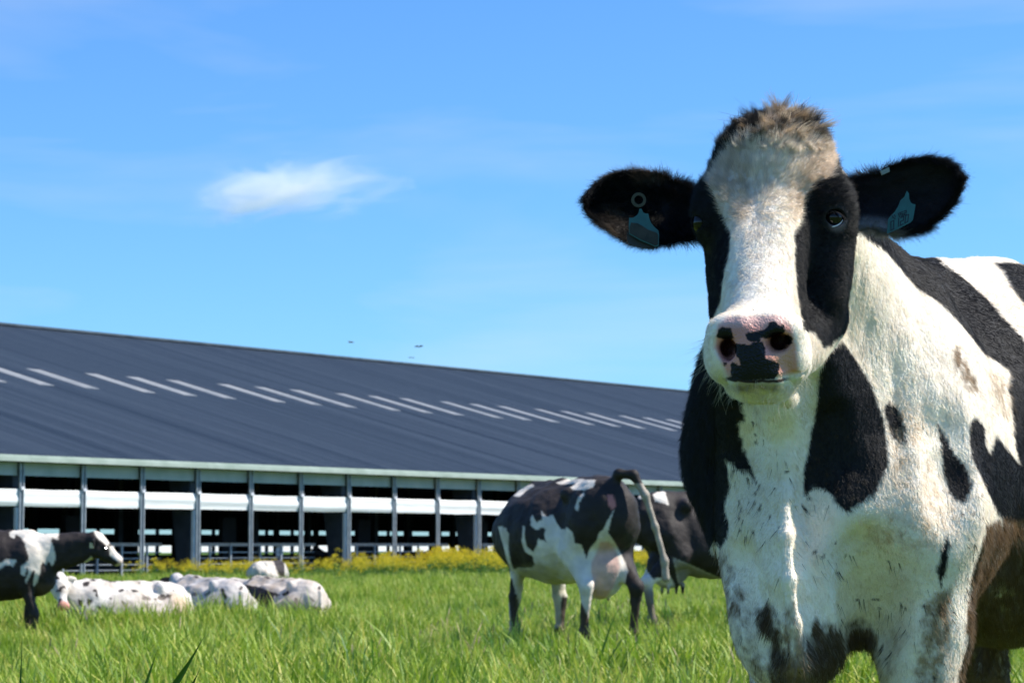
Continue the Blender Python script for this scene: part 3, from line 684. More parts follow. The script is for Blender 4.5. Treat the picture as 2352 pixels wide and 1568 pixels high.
    g = np.where((hdp & (x[:, 0] > 1870))[:, None], g+np.array([.3, .8, -.2]), g)
    t = tangent(nn, g)
    L = np.where(hdp, .006, .0092)
    L = np.where(hdp & (x[:, 1] < 540), .007+.011*sstep(540, 380, x[:, 1]), L)
    L = np.where(hdp & (x[:, 1] < 345), .019, L)
    L = np.where(hdp & (x[:, 1] > 880), .009, L)
    L = np.where(~hdp & (x[:, 0] < 1640), .022, L)
    mudl = np.clip((col.mean(1) < .25) & (bkp < .3), 0, 1)
    L = np.where(~hdp & (mudl > 0) & (pts[:, 2] < 1.1), .024, L)
    L *= np.where(noh > .3, .35, 1)
    lift = np.where(hdp, .24, .20)+np.where(hdp & (x[:, 1] < 345), .35, 0)+np.where(~hdp & (x[:, 0] < 1640), .15, 0)+np.where(mudl > 0, .15, 0)
    d = t*np.cos(lift)[:, None]+nn*np.sin(lift)[:, None]
    a = hdp
    make_fur('head_fur', pts[a], nn[a], d[a], L[a], col[a], root, rad=.00019, curl=.20, seed=3, clump=.30, cs=.0075)
    a = ~hdp
    make_fur('body_fur', pts[a], nn[a], d[a], L[a], col[a], root, rad=.00030, curl=.13, seed=4, clump=.13, cs=.014)
    print('fur', hdp.sum(), (~hdp).sum(), time.time()-T0)
    # poll tuft
    px = topx(V); sel = np.where(hd & (px[:, 1] < 345) & (vn[:, 2] > -.2))[0]
    k = rng.choice(sel, 26000); pp = V[k]+rng.normal(0, .002, (26000, 3)); nk = vn[k]
    nc = 420; kc = rng.choice(sel, nc); ctr = V[kc]; cn = vn[kc]; xc = topx(ctr)
    cid = np.zeros(len(pp), int)
    for s0 in range(0, len(pp), 3000): cid[s0:s0+3000] = ((pp[s0:s0+3000, None]-ctr[None])**2).sum(2).argmin(1)
    sd1 = (xc[:, 0]-1790)/110.
    base_d = cn*.55+np.stack([sd1*.75+.15, np.full(nc, -.25), .35-.8*np.abs(sd1)], 1)+rng.normal(0, .40, (nc, 3))
    base_d /= np.linalg.norm(base_d, axis=1, keepdims=True)
    bend_d = rng.normal(0, .8, (nc, 3))+np.array([.25, 0, -.35]); cl_len = .010+.022*rng.random(nc)*sstep(120, 20, np.abs(xc[:, 0]-1800))+.008*rng.random(nc)
    fr_ = sstep(330, 300, xc[:, 1]); cl_len *= (.6+.4*fr_)*.90
    tcol = np.array([.34, .235, .135])*(.5+.9*rng.random((nc, 1))); dk = rng.random(nc) < np.where(np.abs(xc[:, 0]-1790) > 45, .8, .30); tcol[dk] = np.array([.025, .02, .017])
    lt = rng.random(nc) < .38; tcol[lt & ~dk] = np.array([.55, .45, .32])
    seg = 8; n_ = len(pp); pos = np.zeros((n_, seg, 3)); rd = np.zeros((n_, seg)); Lh = cl_len[cid]*(.6+.55*rng.random(n_)); ph = rng.random(nc)*6.28; fq = 3+4*rng.random(nc)
    sdv = np.cross(base_d, rng.normal(size=(nc, 3))); sdv /= np.linalg.norm(sdv, axis=1, keepdims=True); jt = rng.normal(0, .16, (n_, 3))
    for k_ in range(seg):
        u = k_/(seg-1); L1 = Lh[:, None]
        q = base_d[cid]*u+bend_d[cid]*u*u*.55+sdv[cid]*(np.sin(ph+fq*u)-np.sin(ph))[cid][:, None]*.16*u+jt*u
        pos[:, k_] = pp*(1-.45*u)+ctr[cid]*.45*u+L1*q-nk*.002*(1-u); rd[:, k_] = .00026*(1-.7*u)
    cu = bpy.data.hair_curves.new('forelock'); cu.add_curves([seg]*n_); cu.attributes['position'].data.foreach_set('vector', pos.astype(np.float32).ravel())
    ra = cu.attributes.get('radius') or cu.attributes.new('radius', 'FLOAT', 'POINT'); ra.data.foreach_set('value', rd.astype(np.float32).ravel())
    ck, _, _, _, _ = coat(pp, 3); mx_ = (sstep(345, 300, topx(pp)[:, 1])*.9)[:, None]; ck = ck*(1-mx_)+tcol[cid]*mx_; ck *= .75+.5*rng.random((n_, 1))
    c4_ = np.ones((n_, 4), np.float32); c4_[:, :3] = ck; ca = cu.attributes.new('coat', 'FLOAT_COLOR', 'CURVE'); ca.data.foreach_set('color', c4_.ravel()); cu.materials.append(M_HAIR)
    fo_ = bpy.data.objects.new('forelock', cu); COL.objects.link(fo_); parent(fo_, root)
    # stray longer wisps
    k = rng.choice(sel, 60); pp = V[k]; dd = vn[k]*.5+rng.normal(0, .4, (60, 3))+np.array([0, 0, .7]); dd /= np.linalg.norm(dd, axis=1, keepdims=True)
    make_fur('stray_hair', pp, vn[k], dd, np.full(60, .035), np.tile(np.array([.09, .07, .05]), (60, 1)), root, rad=.0003, seg=6, curl=.6, seed=9)
    # whiskers
    mz = np.where(hd & (V[:, 1] < 3.82) & (px[:, 1] > 770) & (nh < .6) & ((px[:, 0] < 1680) | (px[:, 1] > 850)))[0]
    k = rng.choice(mz, 240); dd = vn[k]*.9+np.array([0, -.1, -.45])+rng.normal(0, .22, (240, 3)); dd /= np.linalg.norm(dd, axis=1, keepdims=True)
    make_fur('whisker', V[k], vn[k], dd, .012+.03*rng.random(240)**2, np.tile(np.array([.62, .58, .45]), (240, 1)), root, rad=.00014, seg=6, curl=.25, seed=10, droop=.25)
    # eyes
    me_, te, be = mat('eye', (.006, .005, .006), .06, spec=.3); be.inputs['Coat Weight'].default_value = .15; be.inputs['Coat Roughness'].default_value = .02
    for c_, r_ in ((P(1914, 500, 3.948), .0185), (P(1614, 511, 3.955), .0185)):
        bm = bmesh.new(); bmesh.ops.create_uvsphere(bm, u_segments=32, v_segments=20, radius=r_)
        m_ = bpy.data.meshes.new('eye'); bm.to_mesh(m_); bm.free(); m_.materials.append(me_); m_.polygons.foreach_set('use_smooth', [True]*len(m_.polygons))
        e_ = bpy.data.objects.new('eye', m_); COL.objects.link(e_); e_.location = c_; parent(e_, root)
    # eyelashes
    t_ = np.linspace(-1, 1, 60); ec = P(1915, 488, 3.93)
    lp = ec+np.stack([t_*.015, -.002-.001*t_, .003*(1-t_**2)-.004*(t_ > 0)*t_**2*2], 1); ln = np.tile([.2, -1., .1], (60, 1))
    dd = np.stack([.55*t_+.35, -.8+0*t_, -.35+0*t_], 1); dd /= np.linalg.norm(dd, axis=1, keepdims=True)
    make_fur('eyelash', lp, ln, dd, np.full(60, .014), np.tile(np.array([.03, .028, .028]), (60, 1)), root, rad=.0003, seg=5, curl=.15, seed=12, droop=.25)
    # lower lid rims, pale and wet
    ml = mat('eyelid_rim', (.75, .70, .70), .25)[0]
    for c_, w_, tw in ((P(1915, 502, 3.930), .0165, .10),):
        V_ = []; F_ = []
        for i in range(15):
            a_ = math.radians(195+i*150/14); q_ = c_+np.array([w_*math.cos(a_), .001+.0045*max(0, math.cos(a_))+.002*abs(math.cos(a_)), .0120*math.sin(a_)+.0035*math.cos(a_)-.001])
            for j in range(6):
                b_ = j*math.pi/3; rr = .0013*math.sin(math.pi*(.12+.76*i/14)); V_.append(q_+np.array([rr*math.cos(b_)*math.cos(a_), rr*math.sin(b_), rr*math.cos(b_)*math.sin(a_)]))
        for i in range(14):
            for j in range(6): F_.append((i*6+j, i*6+(j+1) % 6, (i+1)*6+(j+1) % 6, (i+1)*6+j))
        mesh_obj('eyelid', V_, F_, ml, root, smooth=True)
    # ---------------- ears
    def ear(top, bot, Y0, Y1, cup, seed, tipfwd=0):
        top = np.array(top, float); bot = np.array(bot, float)
        def res(c, n):
            s = np.r_[0, np.cumsum(np.linalg.norm(np.diff(c, axis=0), axis=1))]; s /= s[-1]; u = np.linspace(0, 1, n)
            o_ = np.stack([np.interp(u, s, c[:, 0]), np.interp(u, s, c[:, 1])], 1)
            for _ in range(3): o_[1:-1] = (o_[:-2]+2*o_[1:-1]+o_[2:])/4
            return o_
        n, m_ = 60, 28; a = res(top, n); b_ = res(bot, n); Vs = []
        for side in (0, 1):
            for i in range(n):
                s = i/(n-1); Yb = Y0+(Y1-Y0)*s
                for j in range(m_):
                    tt = j/(m_-1); q = a[i]*(1-tt)+b_[i]*tt
                    prof = math.sin(math.pi*tt)**.7
                    wd = max(min(1, (1-s)*6), 0)
                    dep = Yb+cup*prof*(1-.3*s)*wd-(.006+.016*(1-s)**2)*(1 if side == 0 else -1)*min(1, prof*1.5)*wd+(.05*(1-tt)*(1-s)**2)
                    Vs.append(P(q[0], q[1], dep))
        Vs = np.array(Vs); F_ = []
        for side in (0, 1):
            for i in range(n-1):
                for j in range(m_-1):
                    k0 = side*n*m_+i*m_+j; q = (k0, k0+m_, k0+m_+1, k0+1); F_.append(q if side == 0 else q[::-1])
        e0 = n*m_
        for i in range(n-1):
            for j in (0, m_-1):
                k0 = i*m_+j; q = (k0, e0+k0, e0+k0+m_, k0+m_); F_.append(q if j == 0 else q[::-1])
        for i in (0, n-1):
            for j in range(m_-1):
                k0 = i*m_+j; q = (k0, k0+1, e0+k0+1, e0+k0); F_.append(q if i == 0 else q[::-1])
        return Vs, np.array(F_)
    ear_r = ear([(1935, 415), (1962, 408), (1990, 402), (2018, 400), (2048, 384), (2080, 370), (2115, 362), (2150, 363), (2185, 375), (2203, 395), (2211, 418)],
                [(1940, 520), (1965, 527), (1995, 522), (2020, 530), (2050, 537), (2085, 536), (2120, 527), (2150, 505), (2180, 478), (2200, 448), (2211, 418)], 4.06, 4.03, .040, 1)
    ear_l = ear([(1640, 430), (1605, 432), (1578, 428), (1550, 418), (1520, 405), (1480, 396), (1440, 395), (1400, 405), (1368, 425), (1350, 445), (1345, 466)],
                [(1640, 535), (1610, 540), (1585, 541), (1545, 553), (1515, 560), (1480, 562), (1448, 553), (1410, 533), (1375, 510), (1352, 488), (1345, 466)], 4.06, 4.02, .035, 2)
    ears = []
    for k_, (Ve, Fe) in enumerate((ear_r, ear_l)):
        xe = topx(Ve); fe = fbm(Ve*40, 70+k_)
        ce = np.tile(BLACK, (len(Ve), 1))
        if k_ == 0:
            w_ = (cover(xe, [[(1930, 515), (1990, 500), (2035, 505), (2060, 525), (2050, 570), (1930, 570)]], 14)*.75)[:, None]; ce = ce*(1-w_)+np.array([.42, .40, .36])*w_
        else:
            w_ = np.clip((fe-.5)*5, 0, 1)*cover(xe, [[(1375, 470), (1440, 470), (1455, 540), (1420, 550)], [(1400, 400), (1500, 395), (1545, 425), (1470, 425)]], 10)
            w_ = (w_*.6)[:, None]; ce = ce*(1-w_)+np.array([.16, .12, .09])*w_
        m_ = np_mesh('ear', Ve, Fe); set_attr(m_, 'coat', ce); set_attr(m_, 'wet', np.zeros(len(Ve))); m_.materials.append(M_SKIN)
        eo = bpy.data.objects.new('ear', m_); COL.objects.link(eo); parent(eo, root); ears.append(eo)
        vn_ = np.zeros(len(Ve)*3, np.float32); m_.vertices.foreach_get('normal', vn_); vn_ = vn_.reshape(-1, 3).astype(float)
        tr = quads_to_tris(Fe); n_ = 60*28
        rimw = np.minimum(np.arange(len(Ve)) % 28, 27-np.arange(len(Ve)) % 28); iw = (np.arange(len(Ve)) % n_)//28
        isr = (rimw < 3) | (iw > 55)
        pp, nf, ff = tri_sample(Ve, tr, np.where(isr[tr[:, 0]], 1.2e6, 5e5), rng)
        ctr = P(2085, 455, 4.05) if k_ == 0 else P(1470, 478, 4.05)
        sgn = 1 if k_ == 0 else -1
        g_ = (pp-ctr)*np.array([1, .2, 1])/.06+np.array([sgn*.8, 0, -.15]); t_ = tangent(nf, g_)
        ri = isr[tr[ff, 0]]; xx = topx(pp)
        dd = t_*.93+nf*np.where(ri, .15, .4)[:, None]; dd /= np.linalg.norm(dd, axis=1, keepdims=True)
        Lr = np.where(ri, .020, .014)+np.where((xx[:, 1] > 530) & (np.abs(xx[:, 0]-1590) < 30), .012, 0)
        make_fur('ear_fur', pp, nf, dd, Lr, ce[tr[ff, 0]], eo, rad=.00021, curl=.3, seed=20+k_, clump=.35, cs=.008)
    # ---------------- ear tags
    M_TEAL = simple('teal_tag', (.004, .075, .08), (.008, .11, .115), 40, rough=.45)
    M_TDIRT = simple('tag_dirt', (.025, .03, .028), (.05, .048, .042), 60, rough=.9)
    M_TBLK = mat('tag_black', (.012, .012, .014), .5)[0]
    M_RING = simple('yellowed_tag_ring', (.025, .022, .006), (.05, .045, .02), 60, rough=.6)
    M_INK = mat('tag_ink', (.006, .02, .035), .6)[0]
    def plate(name, poly, Y, th, m_, par, tilt=0.):
        cx_ = np.mean([q[0] for q in poly]); cy_ = np.mean([q[1] for q in poly])
        f_ = [P(q[0], q[1], Y+tilt*(q[1]-cy_)) for q in poly]; n_ = len(f_)
        bk_ = [v+np.array([0, th, 0]) for v in f_]
        Fs = [tuple(range(n_))[::-1], tuple(range(n_, 2*n_))]+[(i, (i+1) % n_, (i+1) % n_+n_, i+n_) for i in range(n_)]
        return mesh_obj(name, f_+bk_, Fs, m_, par)
    def ring(name, c_, r1, r2, th, m_, par):
        Vr = []; n_ = 28
        for rr, y_ in ((r1, 0), (r2, 0), (r2, th), (r1, th)):
            for i in range(n_): Vr.append(c_+np.array([rr*math.cos(i*2*math.pi/n_), y_, rr*math.sin(i*2*math.pi/n_)]))
        Fr = [(a_*n_+i, a_*n_+(i+1) % n_, ((a_+1) % 4)*n_+(i+1) % n_, ((a_+1) % 4)*n_+i) for a_ in range(4) for i in range(n_)]
        return mesh_obj(name, Vr, Fr, m_, par)
    def digits(txt, pts4, Y, par, tilt, cyc):
        # seven segment-like strokes laid into a quad given by its four corners
        segs = {'0': 'abcdef', '1': 'bc', '2': 'abged', '5': 'afgcd', 'V': 'fbX', 'I': 'bc', 'S': 'afgcd', 'T': 'aM'}
        A, B, C, D = [np.array(q, float) for q in pts4]           # top-left, top-right, bottom-right, bottom-left
        def uv(u, v): return (A*(1-u)+B*u)*(1-v)+(D*(1-u)+C*u)*v
        lines = {'a': ((0, 0), (1, 0)), 'b': ((1, 0), (1, .5)), 'c': ((1, .5), (1, 1)), 'd': ((0, 1), (1, 1)), 'e': ((0, .5), (0, 1)), 'f': ((0, 0), (0, .5)), 'g': ((0, .5), (1, .5)), 'X': ((0, .5), (.5, 1)), 'M': ((.5, 0), (.5, 1))}
        Vd = []; Fd = []; n_ = len(txt)
        for k_, ch in enumerate(txt):
            for s_ in segs[ch]:
                (u0, v0), (u1, v1) = lines[s_]
                p0 = uv((k_+.15+.6*u0)/n_, v0); p1 = uv((k_+.15+.6*u1)/n_, v1); e = p1-p0; e = e/(np.linalg.norm(e)+1e-9); w_ = np.array([-e[1], e[0]])*1.15
                i0 = len(Vd)
                for q in (p0-w_-e, p1-w_+e, p1+w_+e, p0+w_-e): Vd.append(P(q[0], q[1], Y+tilt*(q[1]-cyc)-.0004))
                for q in (p0-w_-e, p1-w_+e, p1+w_+e, p0+w_-e): Vd.append(P(q[0], q[1], Y+tilt*(q[1]-cyc)-.0001))
                Fd += [tuple(i0+i for i in q) for q in ((0, 1, 2, 3), (7, 6, 5, 4), (0, 4, 5, 1), (1, 5, 6, 2), (2, 6, 7, 3), (3, 7, 4, 0))]
        return mesh_obj('tag_number', Vd, Fd, M_INK, par)
    cr_ = lambda pts: cv(3300, 700, 7.84, pts); cl_ = lambda pts: cv(2330, 720, 6.817, pts)
    YT = 4.028
    pr_ = cr_([(790, 120), (850, 200), (860, 360), (910, 470), (960, 505), (1045, 520), (1000, 800), (965, 980), (900, 1050), (560, 1230), (215, 1385), (200, 1340), (240, 960), (290, 880), (440, 730), (540, 560), (600, 400), (720, 290)])
    tg = plate('ear_tag', pr_, YT, .0016, M_TEAL, root); tg['label'] = 'teal ear tag with dark hand written numbers'
    cyr = np.mean([q[1] for q in pr_])
    digits('0120', cr_([(300, 1040), (880, 800), (850, 1010), (300, 1290)]), YT-.0002, tg, 0, cyr)
    digits('VI52', cr_([(340, 860), (800, 690), (800, 800), (400, 960)]), YT-.0002, tg, 0, cyr)
    pl_ = cl_([(460, 430), (510, 420), (560, 520), (620, 550), (690, 550), (710, 660), (760, 790), (850, 900), (950, 985), (965, 1080), (960, 1370), (880, 1400), (470, 1230), (200, 1070), (190, 860), (200, 660), (300, 655), (390, 600), (440, 530)])
    YL = 4.0
    tb = plate('ear_tag', cl_([(150, 1000), (960, 1350), (860, 1400), (850, 1440), (820, 1468), (700, 1450), (220, 1345), (160, 1290), (140, 1150)]), YL+.012, .002, M_TBLK, root); tb['label'] = 'black back tag below the teal one'
    tg = plate('ear_tag', pl_, YL, .0016, M_TEAL, root); tg['label'] = 'teal ear tag caked with grey dirt'
    plate('dirt', cl_([(250, 780), (420, 800), (560, 880), (680, 960), (900, 1040), (940, 1100), (935, 1340), (870, 1370), (480, 1200), (215, 1050), (215, 900)]), YL-.0012, .0010, M_TDIRT, tg)
    rc = P(1467, 459, YL-.004)
    ring('tag_ring', rc, .0075, .0125, .004, M_RING, root)
    tb = plate('ear_tag', [(2022, 393), (2042, 384), (2044, 394), (2026, 402)], 4.02, .006, mat('tag_grey', (.2, .24, .22), .6)[0], root); tb['label'] = 'small grey clip on the upper ear edge'
    # mud clots hanging from the brisket
    return root
build_near_cow()
print('near cow', time.time()-T0)

# ------------------------------------------------------------------ the other cows
def std_prims(neck, tail=None, hind=((-.78, .19), (-.78, -.19)), fore=((.50, .17), (.50, -.17)), udder=True):
    p = [EL((.42, 0, .98), (.38, .27, .36), k=.1), EL((0, 0, .98), (.70, .345, .40), k=.12), EL((-.15, 0, .86), (.55, .31, .28), k=.12),
         EL((-.68, 0, 1.12), (.36, .25, .30), k=.12), RC((.45, 0, 1.34), .08, (-.4, 0, 1.34), .075, .12), RC((-.4, 0, 1.34), .075, (-.9, 0, 1.33), .07, .12),
         RC((-.52, .23, 1.30), .06, (-.52, -.23, 1.30), .06, .08), RC((-.92, .10, 1.22), .06, (-.92, -.10, 1.22), .06, .08),
         EL((.46, .17, 1.05), (.17, .12, .25), k=.08), EL((.46, -.17, 1.05), (.17, .12, .25), k=.08), EL((.62, 0, .80), (.16, .13, .15), k=.08)]
    for (x, y) in fore:
        s = 1 if y > 0 else -1
        p += [RC((.48, .17*s, .95), .12, (.46, .18*s, .76), .085, .07), RC((.46, .18*s, .76), .08, (x, y, .42), .048, .05), RC((x, y, .42), .052, (x, y, .15), .034, .03), RC((x, y, .14), .044, (x+.03, y, .035), .052, .03)]
    for (x, y) in hind:
        s = 1 if y > 0 else -1
        p += [RC((-.72, .15*s, 1.02), .17, (-.58, .20*s, .80), .12, .08), RC((-.60, .20*s, .80), .115, (x-.08, y, .52), .055, .06),
              RC((x-.08, y, .53), .055, (x-.02, y, .15), .038, .04), RC((x-.02, y, .14), .045, (x+.02, y, .035), .052, .03)]
    if udder:
        p += [EL((-.62, 0, .69), (.22, .165, .23), k=.05)]+[RC((a, b_, .50), .022, (a, b_, .42), .013, .015) for a in (-.50, -.66) for b_ in (.08, -.08)]
    tail = tail or [(-.95, 0, 1.30, .04), (-1.03, 0, 1.1, .025), (-1.02, 0, .7, .02), (-1.0, 0, .45, .035)]
    for a, b_ in zip(tail[:-1], tail[1:]): p.append(RC(a[:3], a[3], b_[:3], b_[3], .04))
    return p+head_prims((.55, 0, 1.18), *neck)
def head_prims(base, poll, muz, nr=.19):
    base, poll, muz = map(lambda q: np.array(q, float), (base, poll, muz)); d = muz-poll; L = np.linalg.norm(d); d = d/L
    side = np.cross(d, (0, 0, 1)); side /= np.linalg.norm(side); up = np.cross(side, d)
    thr = poll+d*.12-up*.10
    p = [RC(base, nr, poll-up*.04-d*.02, .105, .10), RC(base-np.array([0, 0, .16]), nr*.75, thr, .085, .10),
         RC(poll+d*.04, .105, poll+d*L*.45, .092, .05), RC(poll+d*L*.3, .075, muz-d*.05, .060, .05), RC(thr+d*.02, .065, muz-d*.08-up*.05, .035, .05),
         RC(muz-d*.05+side*.03, .055, muz-d*.05-side*.03, .055, .03), RC(muz-d*.07-up*.045, .03, muz-d*.11-up*.05, .034, .03)]
    for s in (-1, 1):
        p += [RC(poll+d*.17+side*s*.075+up*.02, .034, poll+d*.2+side*s*.07, .03, .03), RC(poll+d*.14+side*s*.06-up*.07, .06, poll+d*.26+side*s*.045-up*.06, .045, .05)]
    return p
def lie_prims(neck, nb=(.62, 0, .62)):
    p = [EL((0, 0, .42), (.78, .43, .36), k=.12), EL((.46, 0, .46), (.40, .30, .36), k=.1), EL((-.70, 0, .42), (.34, .34, .36), k=.1),
         RC((.5, 0, .76), .08, (-.3, 0, .72), .08, .14), RC((-.3, 0, .74), .08, (-.85, 0, .66), .08, .12), RC((-.52, .20, .73), .065, (-.52, -.20, .73), .065, .1),
         RC((.45, .2, .62), .12, (.62, .24, .32), .11, .08), RC((.45, -.2, .62), .12, (.62, -.24, .32), .11, .08)]
    for s in (-1, 1):
        p += [RC((.62, .24*s, .28), .09, (.92, .22*s, .12), .06, .05), RC((.92, .22*s, .11), .05, (.60, .27*s, .06), .04, .03),
              RC((-.70, .28*s, .40), .17, (-.28, .42*s, .30), .11, .08), RC((-.28, .42*s, .28), .10, (-.72, .50*s, .10), .055, .05), RC((-.72, .5*s, .09), .045, (-.38, .56*s, .05), .04, .03)]
    p += [RC((-1.0, 0, .62), .035, (-1.08, .05, .3), .02, .03), RC((-1.08, .05, .3), .02, (-.95, .3, .06), .025, .03)]
    return p+head_prims(nb, *neck, nr=.17)
M_EYE2 = mat('cow_eye', (.01, .008, .008), .1, spec=.8)[0]
def make_cow(prims, loc, ang, scale, h, coatf, label, neck, earcols=(BLACK, BLACK), name='cow', relief=.020, tagcol=None, tailcol=False):
    V, Q = surface_nets(prims, h); V, Q = keep_biggest(V, Q)
    nr, _ = grad(V, prims, h*.5); V = V+nr*(((fbm(V*7, 51)-.5)*relief*2+(fbm(V*19, 52)-.5)*relief*.5)*sstep(-1.06, -.95, V[:, 0]))[:, None]
    c, s = math.cos(ang), math.sin(ang); R = np.array([[c, -s, 0], [s, c, 0], [0, 0, 1]])*scale
    z0 = float(ground_h(np.array([loc[0]]), np.array([loc[1]]))[0]); O = np.array([loc[0], loc[1], z0 if len(loc) < 3 else loc[2]])
    wp = V @ R.T+O
    col, wet = coatf(wp, V)
    if tailcol: tm = (V[:, 0] < -1.09) & (V[:, 2] < 1.38); col[tm] = np.array([.34, .29, .23])*(.5+1.0*fbm(V[tm]*25, 58)[:, None])
    hoof = V[:, 2] < .075
    col[hoof] = (.03, .025, .02)
    me = np_mesh('body', V, Q); set_attr(me, 'coat', col); set_attr(me, 'wet', wet); me.materials.append(M_FAR)
    root = empty(name, tuple(O), ang); root.scale = (scale,)*3
    tag(root, label, 'cow', 'black and white dairy cows')
    o = bpy.data.objects.new('body', me); COL.objects.link(o); o.parent = root
    poll, muz = np.array(neck[0], float), np.array(neck[1], float); d = muz-poll; d /= np.linalg.norm(d)
    side = np.cross(d, (0, 0, 1)); side /= np.linalg.norm(side); up = np.cross(side, d)
    for k, s_ in enumerate((1, -1)):
        ax = side*s_+up*.12-d*.1; ax /= np.linalg.norm(ax); wv = np.cross(ax, d); wv = d*.5-up*.86; wv -= ax*(wv @ ax); wv /= np.linalg.norm(wv); nn = np.cross(ax, wv)
        Ve = []; Fe = []; n_, m_ = 10, 12
        for i in range(n_):
            t = i/(n_-1); w = .055*math.sin(math.pi*min(1, .25+.75*t)**1.1)**.8+.004; 
            for j in range(m_):
                a = 2*math.pi*j/m_
                Ve.append(poll+d*.045+side*s_*.07-up*.02+ax*(.19*t)+wv*w*math.cos(a)+nn*(.012*math.sin(a)+.02*(math.cos(a)**2)))
        for i in range(n_-1):
            for j in range(m_): Fe.append((i*m_+j, i*m_+(j+1) % m_, (i+1)*m_+(j+1) % m_, (i+1)*m_+j))
        Fe += [tuple(range(m_))[::-1], tuple(range((n_-1)*m_, n_*m_))]
        e = mesh_obj('ear', Ve, Fe, M_FAR, root, world=False, smooth=True)
        set_attr(e.data, 'coat', np.tile(earcols[k], (len(Ve), 1))); set_attr(e.data, 'wet', np.zeros(len(Ve)))
        bm = bmesh.new(); bmesh.ops.create_uvsphere(bm, u_segments=12, v_segments=8, radius=.02); mm = bpy.data.meshes.new('eye'); bm.to_mesh(mm); bm.free(); mm.materials.append(M_EYE2)
        ey = bpy.data.objects.new('eye', mm); COL.objects.link(ey); ey.location = poll+d*.19+side*s_*.095+up*.015; ey.parent = root
        if tagcol and s_ == tagcol[1]:
            b_ = MB(); b_.box(poll+d*.05+side*s_*.15-up*.06, (.05, .012, .065)); b_.obj('ear_tag', tagcol[0], root, world=False)
    return root
def patch_coat(white_polys=None, black_polys=None, extra=(), base='black', dirt=.35, soft=.9, jit=2.2, wcol=WHITE*.8, muzzle=None, udder0=False, spots=0):
    def f(wp, lp):
        x = topx(wp)+np.stack([fbm(lp*14, 81)-.5, fbm(lp*14+5, 82)-.5], 1)*jit*2
        n1 = fbm(lp*5, 83)[:, None]; n2 = fbm(lp*18, 84)[:, None]
        w = wcol*(.92+.16*n2); t = np.clip((n1-.42)*2.4, 0, 1)*dirt; w = w*(1-t)+np.array([.36, .27, .19])*t
        bk = np.array([.017, .0125, .011])*(.8+1.2*n2)
        if base == 'black': k = cover(x, white_polys, soft)[:, None]
        else: k = 1-cover(x, black_polys, soft)[:, None]
        c = bk*(1-k)+w*k
        if spots: k_ = (sstep(spots, spots+.03, fbm(lp*8.5, 87, 2)))[:, None]; c = c*(1-k_)+bk*k_
        wet = np.zeros(len(wp))
        for ie, (pl, col, so, am) in enumerate(extra):
            m_ = (cover(x, [pl], so)*am)[:, None]
            if ie == 0 and udder0: m_ = m_*((np.abs(lp[:, 1]) < .16) & (lp[:, 2] < .93))[:, None]
            c = c*(1-m_)+np.array(col)*(.85+.3*n2)*m_
        low = np.clip(sstep(.55, .2, lp[:, 2])*(.5+n2[:, 0])-.2, 0, 1)[:, None]*.55; c = c*(1-low)+MUD*1.3*low
        if muzzle is not None:
            m_ = sstep(.11, .075, np.linalg.norm(lp-np.array(muzzle), axis=1))[:, None]; c = c*(1-m_)+PINK*.9*m_; wet = m_[:, 0]*.7
        return c, wet
    return f
m4 = lambda p: cv(1780, 1650, 1.845, p); m5 = lambda p: cv(0, 1900, 3.1357, p); m6 = lambda p: cv(0, 1900, 1.8375, p)
# cow seen from behind with its tail lifted
nk = ((1.10, -.35, 1.12), (1.22, -.72, .88))
mid_white = [m4([(560, 290), (650, 268), (740, 270), (835, 275), (825, 320), (760, 345), (680, 345), (665, 325), (700, 300), (600, 305)]),
    m4([(270, 385), (320, 330), (400, 300), (410, 318), (350, 355), (310, 392)]), m4([(690, 460), (720, 390), (755, 360), (762, 380), (722, 430), (718, 485), (700, 482)]),
    m4([(385, 540), (400, 515), (430, 570), (470, 545), (455, 485), (500, 530), (540, 515), (560, 560), (600, 620), (640, 605), (680, 640), (690, 710), (740, 720), (765, 800), (780, 880), (770, 1000), (800, 1100), (830, 1230), (790, 1240), (740, 1120), (700, 1130), (640, 1080), (480, 1060), (450, 1080), (380, 1180), (310, 1130), (280, 1040), (260, 960), (230, 950), (220, 910), (260, 900), (300, 880), (400, 880), (415, 860), (400, 800), (350, 770), (325, 700), (330, 590), (350, 600), (345, 660), (360, 730), (400, 770), (430, 730), (440, 680), (495, 700), (480, 650), (495, 620), (470, 600), (420, 620), (390, 590)]),
    m4([(160, 600), (215, 600), (235, 650), (232, 750), (248, 830), (272, 900), (250, 905), (220, 820), (200, 730)]),
    m4([(965, 470), (930, 540), (890, 620), (860, 640), (845, 690), (790, 760), (745, 900), (750, 1000), (775, 1080), (830, 1130), (960, 1090), (1000, 1330), (1040, 1330), (1050, 1150), (1040, 1000), (1060, 900), (1010, 780), (960, 690), (920, 640)]),
    m4([(170, 980), (215, 1010), (242, 1150), (252, 1320), (235, 1335), (205, 1150)]),
    m4([(500, 1050), (600, 1050), (600, 1290), (500, 1290)])]
mid_extra = [(m4([(870, 700), (930, 700), (985, 780), (1005, 880), (960, 1020), (900, 1100), (830, 1090), (785, 1040), (780, 950), (810, 850), (850, 760)]), (.66, .40, .33), 4, .9),
    (m4([(915, 375), (955, 375), (980, 450), (950, 485), (920, 440)]), (.60, .22, .18), 2, .9),
    (m4([(300, 880), (560, 830), (640, 1060), (300, 1150)]), (.30, .27, .12), 12, .45)]
tail = [(-.86, 0, 1.34, .05), (-.97, -.01, 1.46, .042), (-1.06, -.10, 1.45, .036), (-1.13, -.17, 1.28, .029), (-1.17, -.24, 1.02, .024), (-1.20, -.31, .74, .027), (-1.20, -.32, .60, .034)]
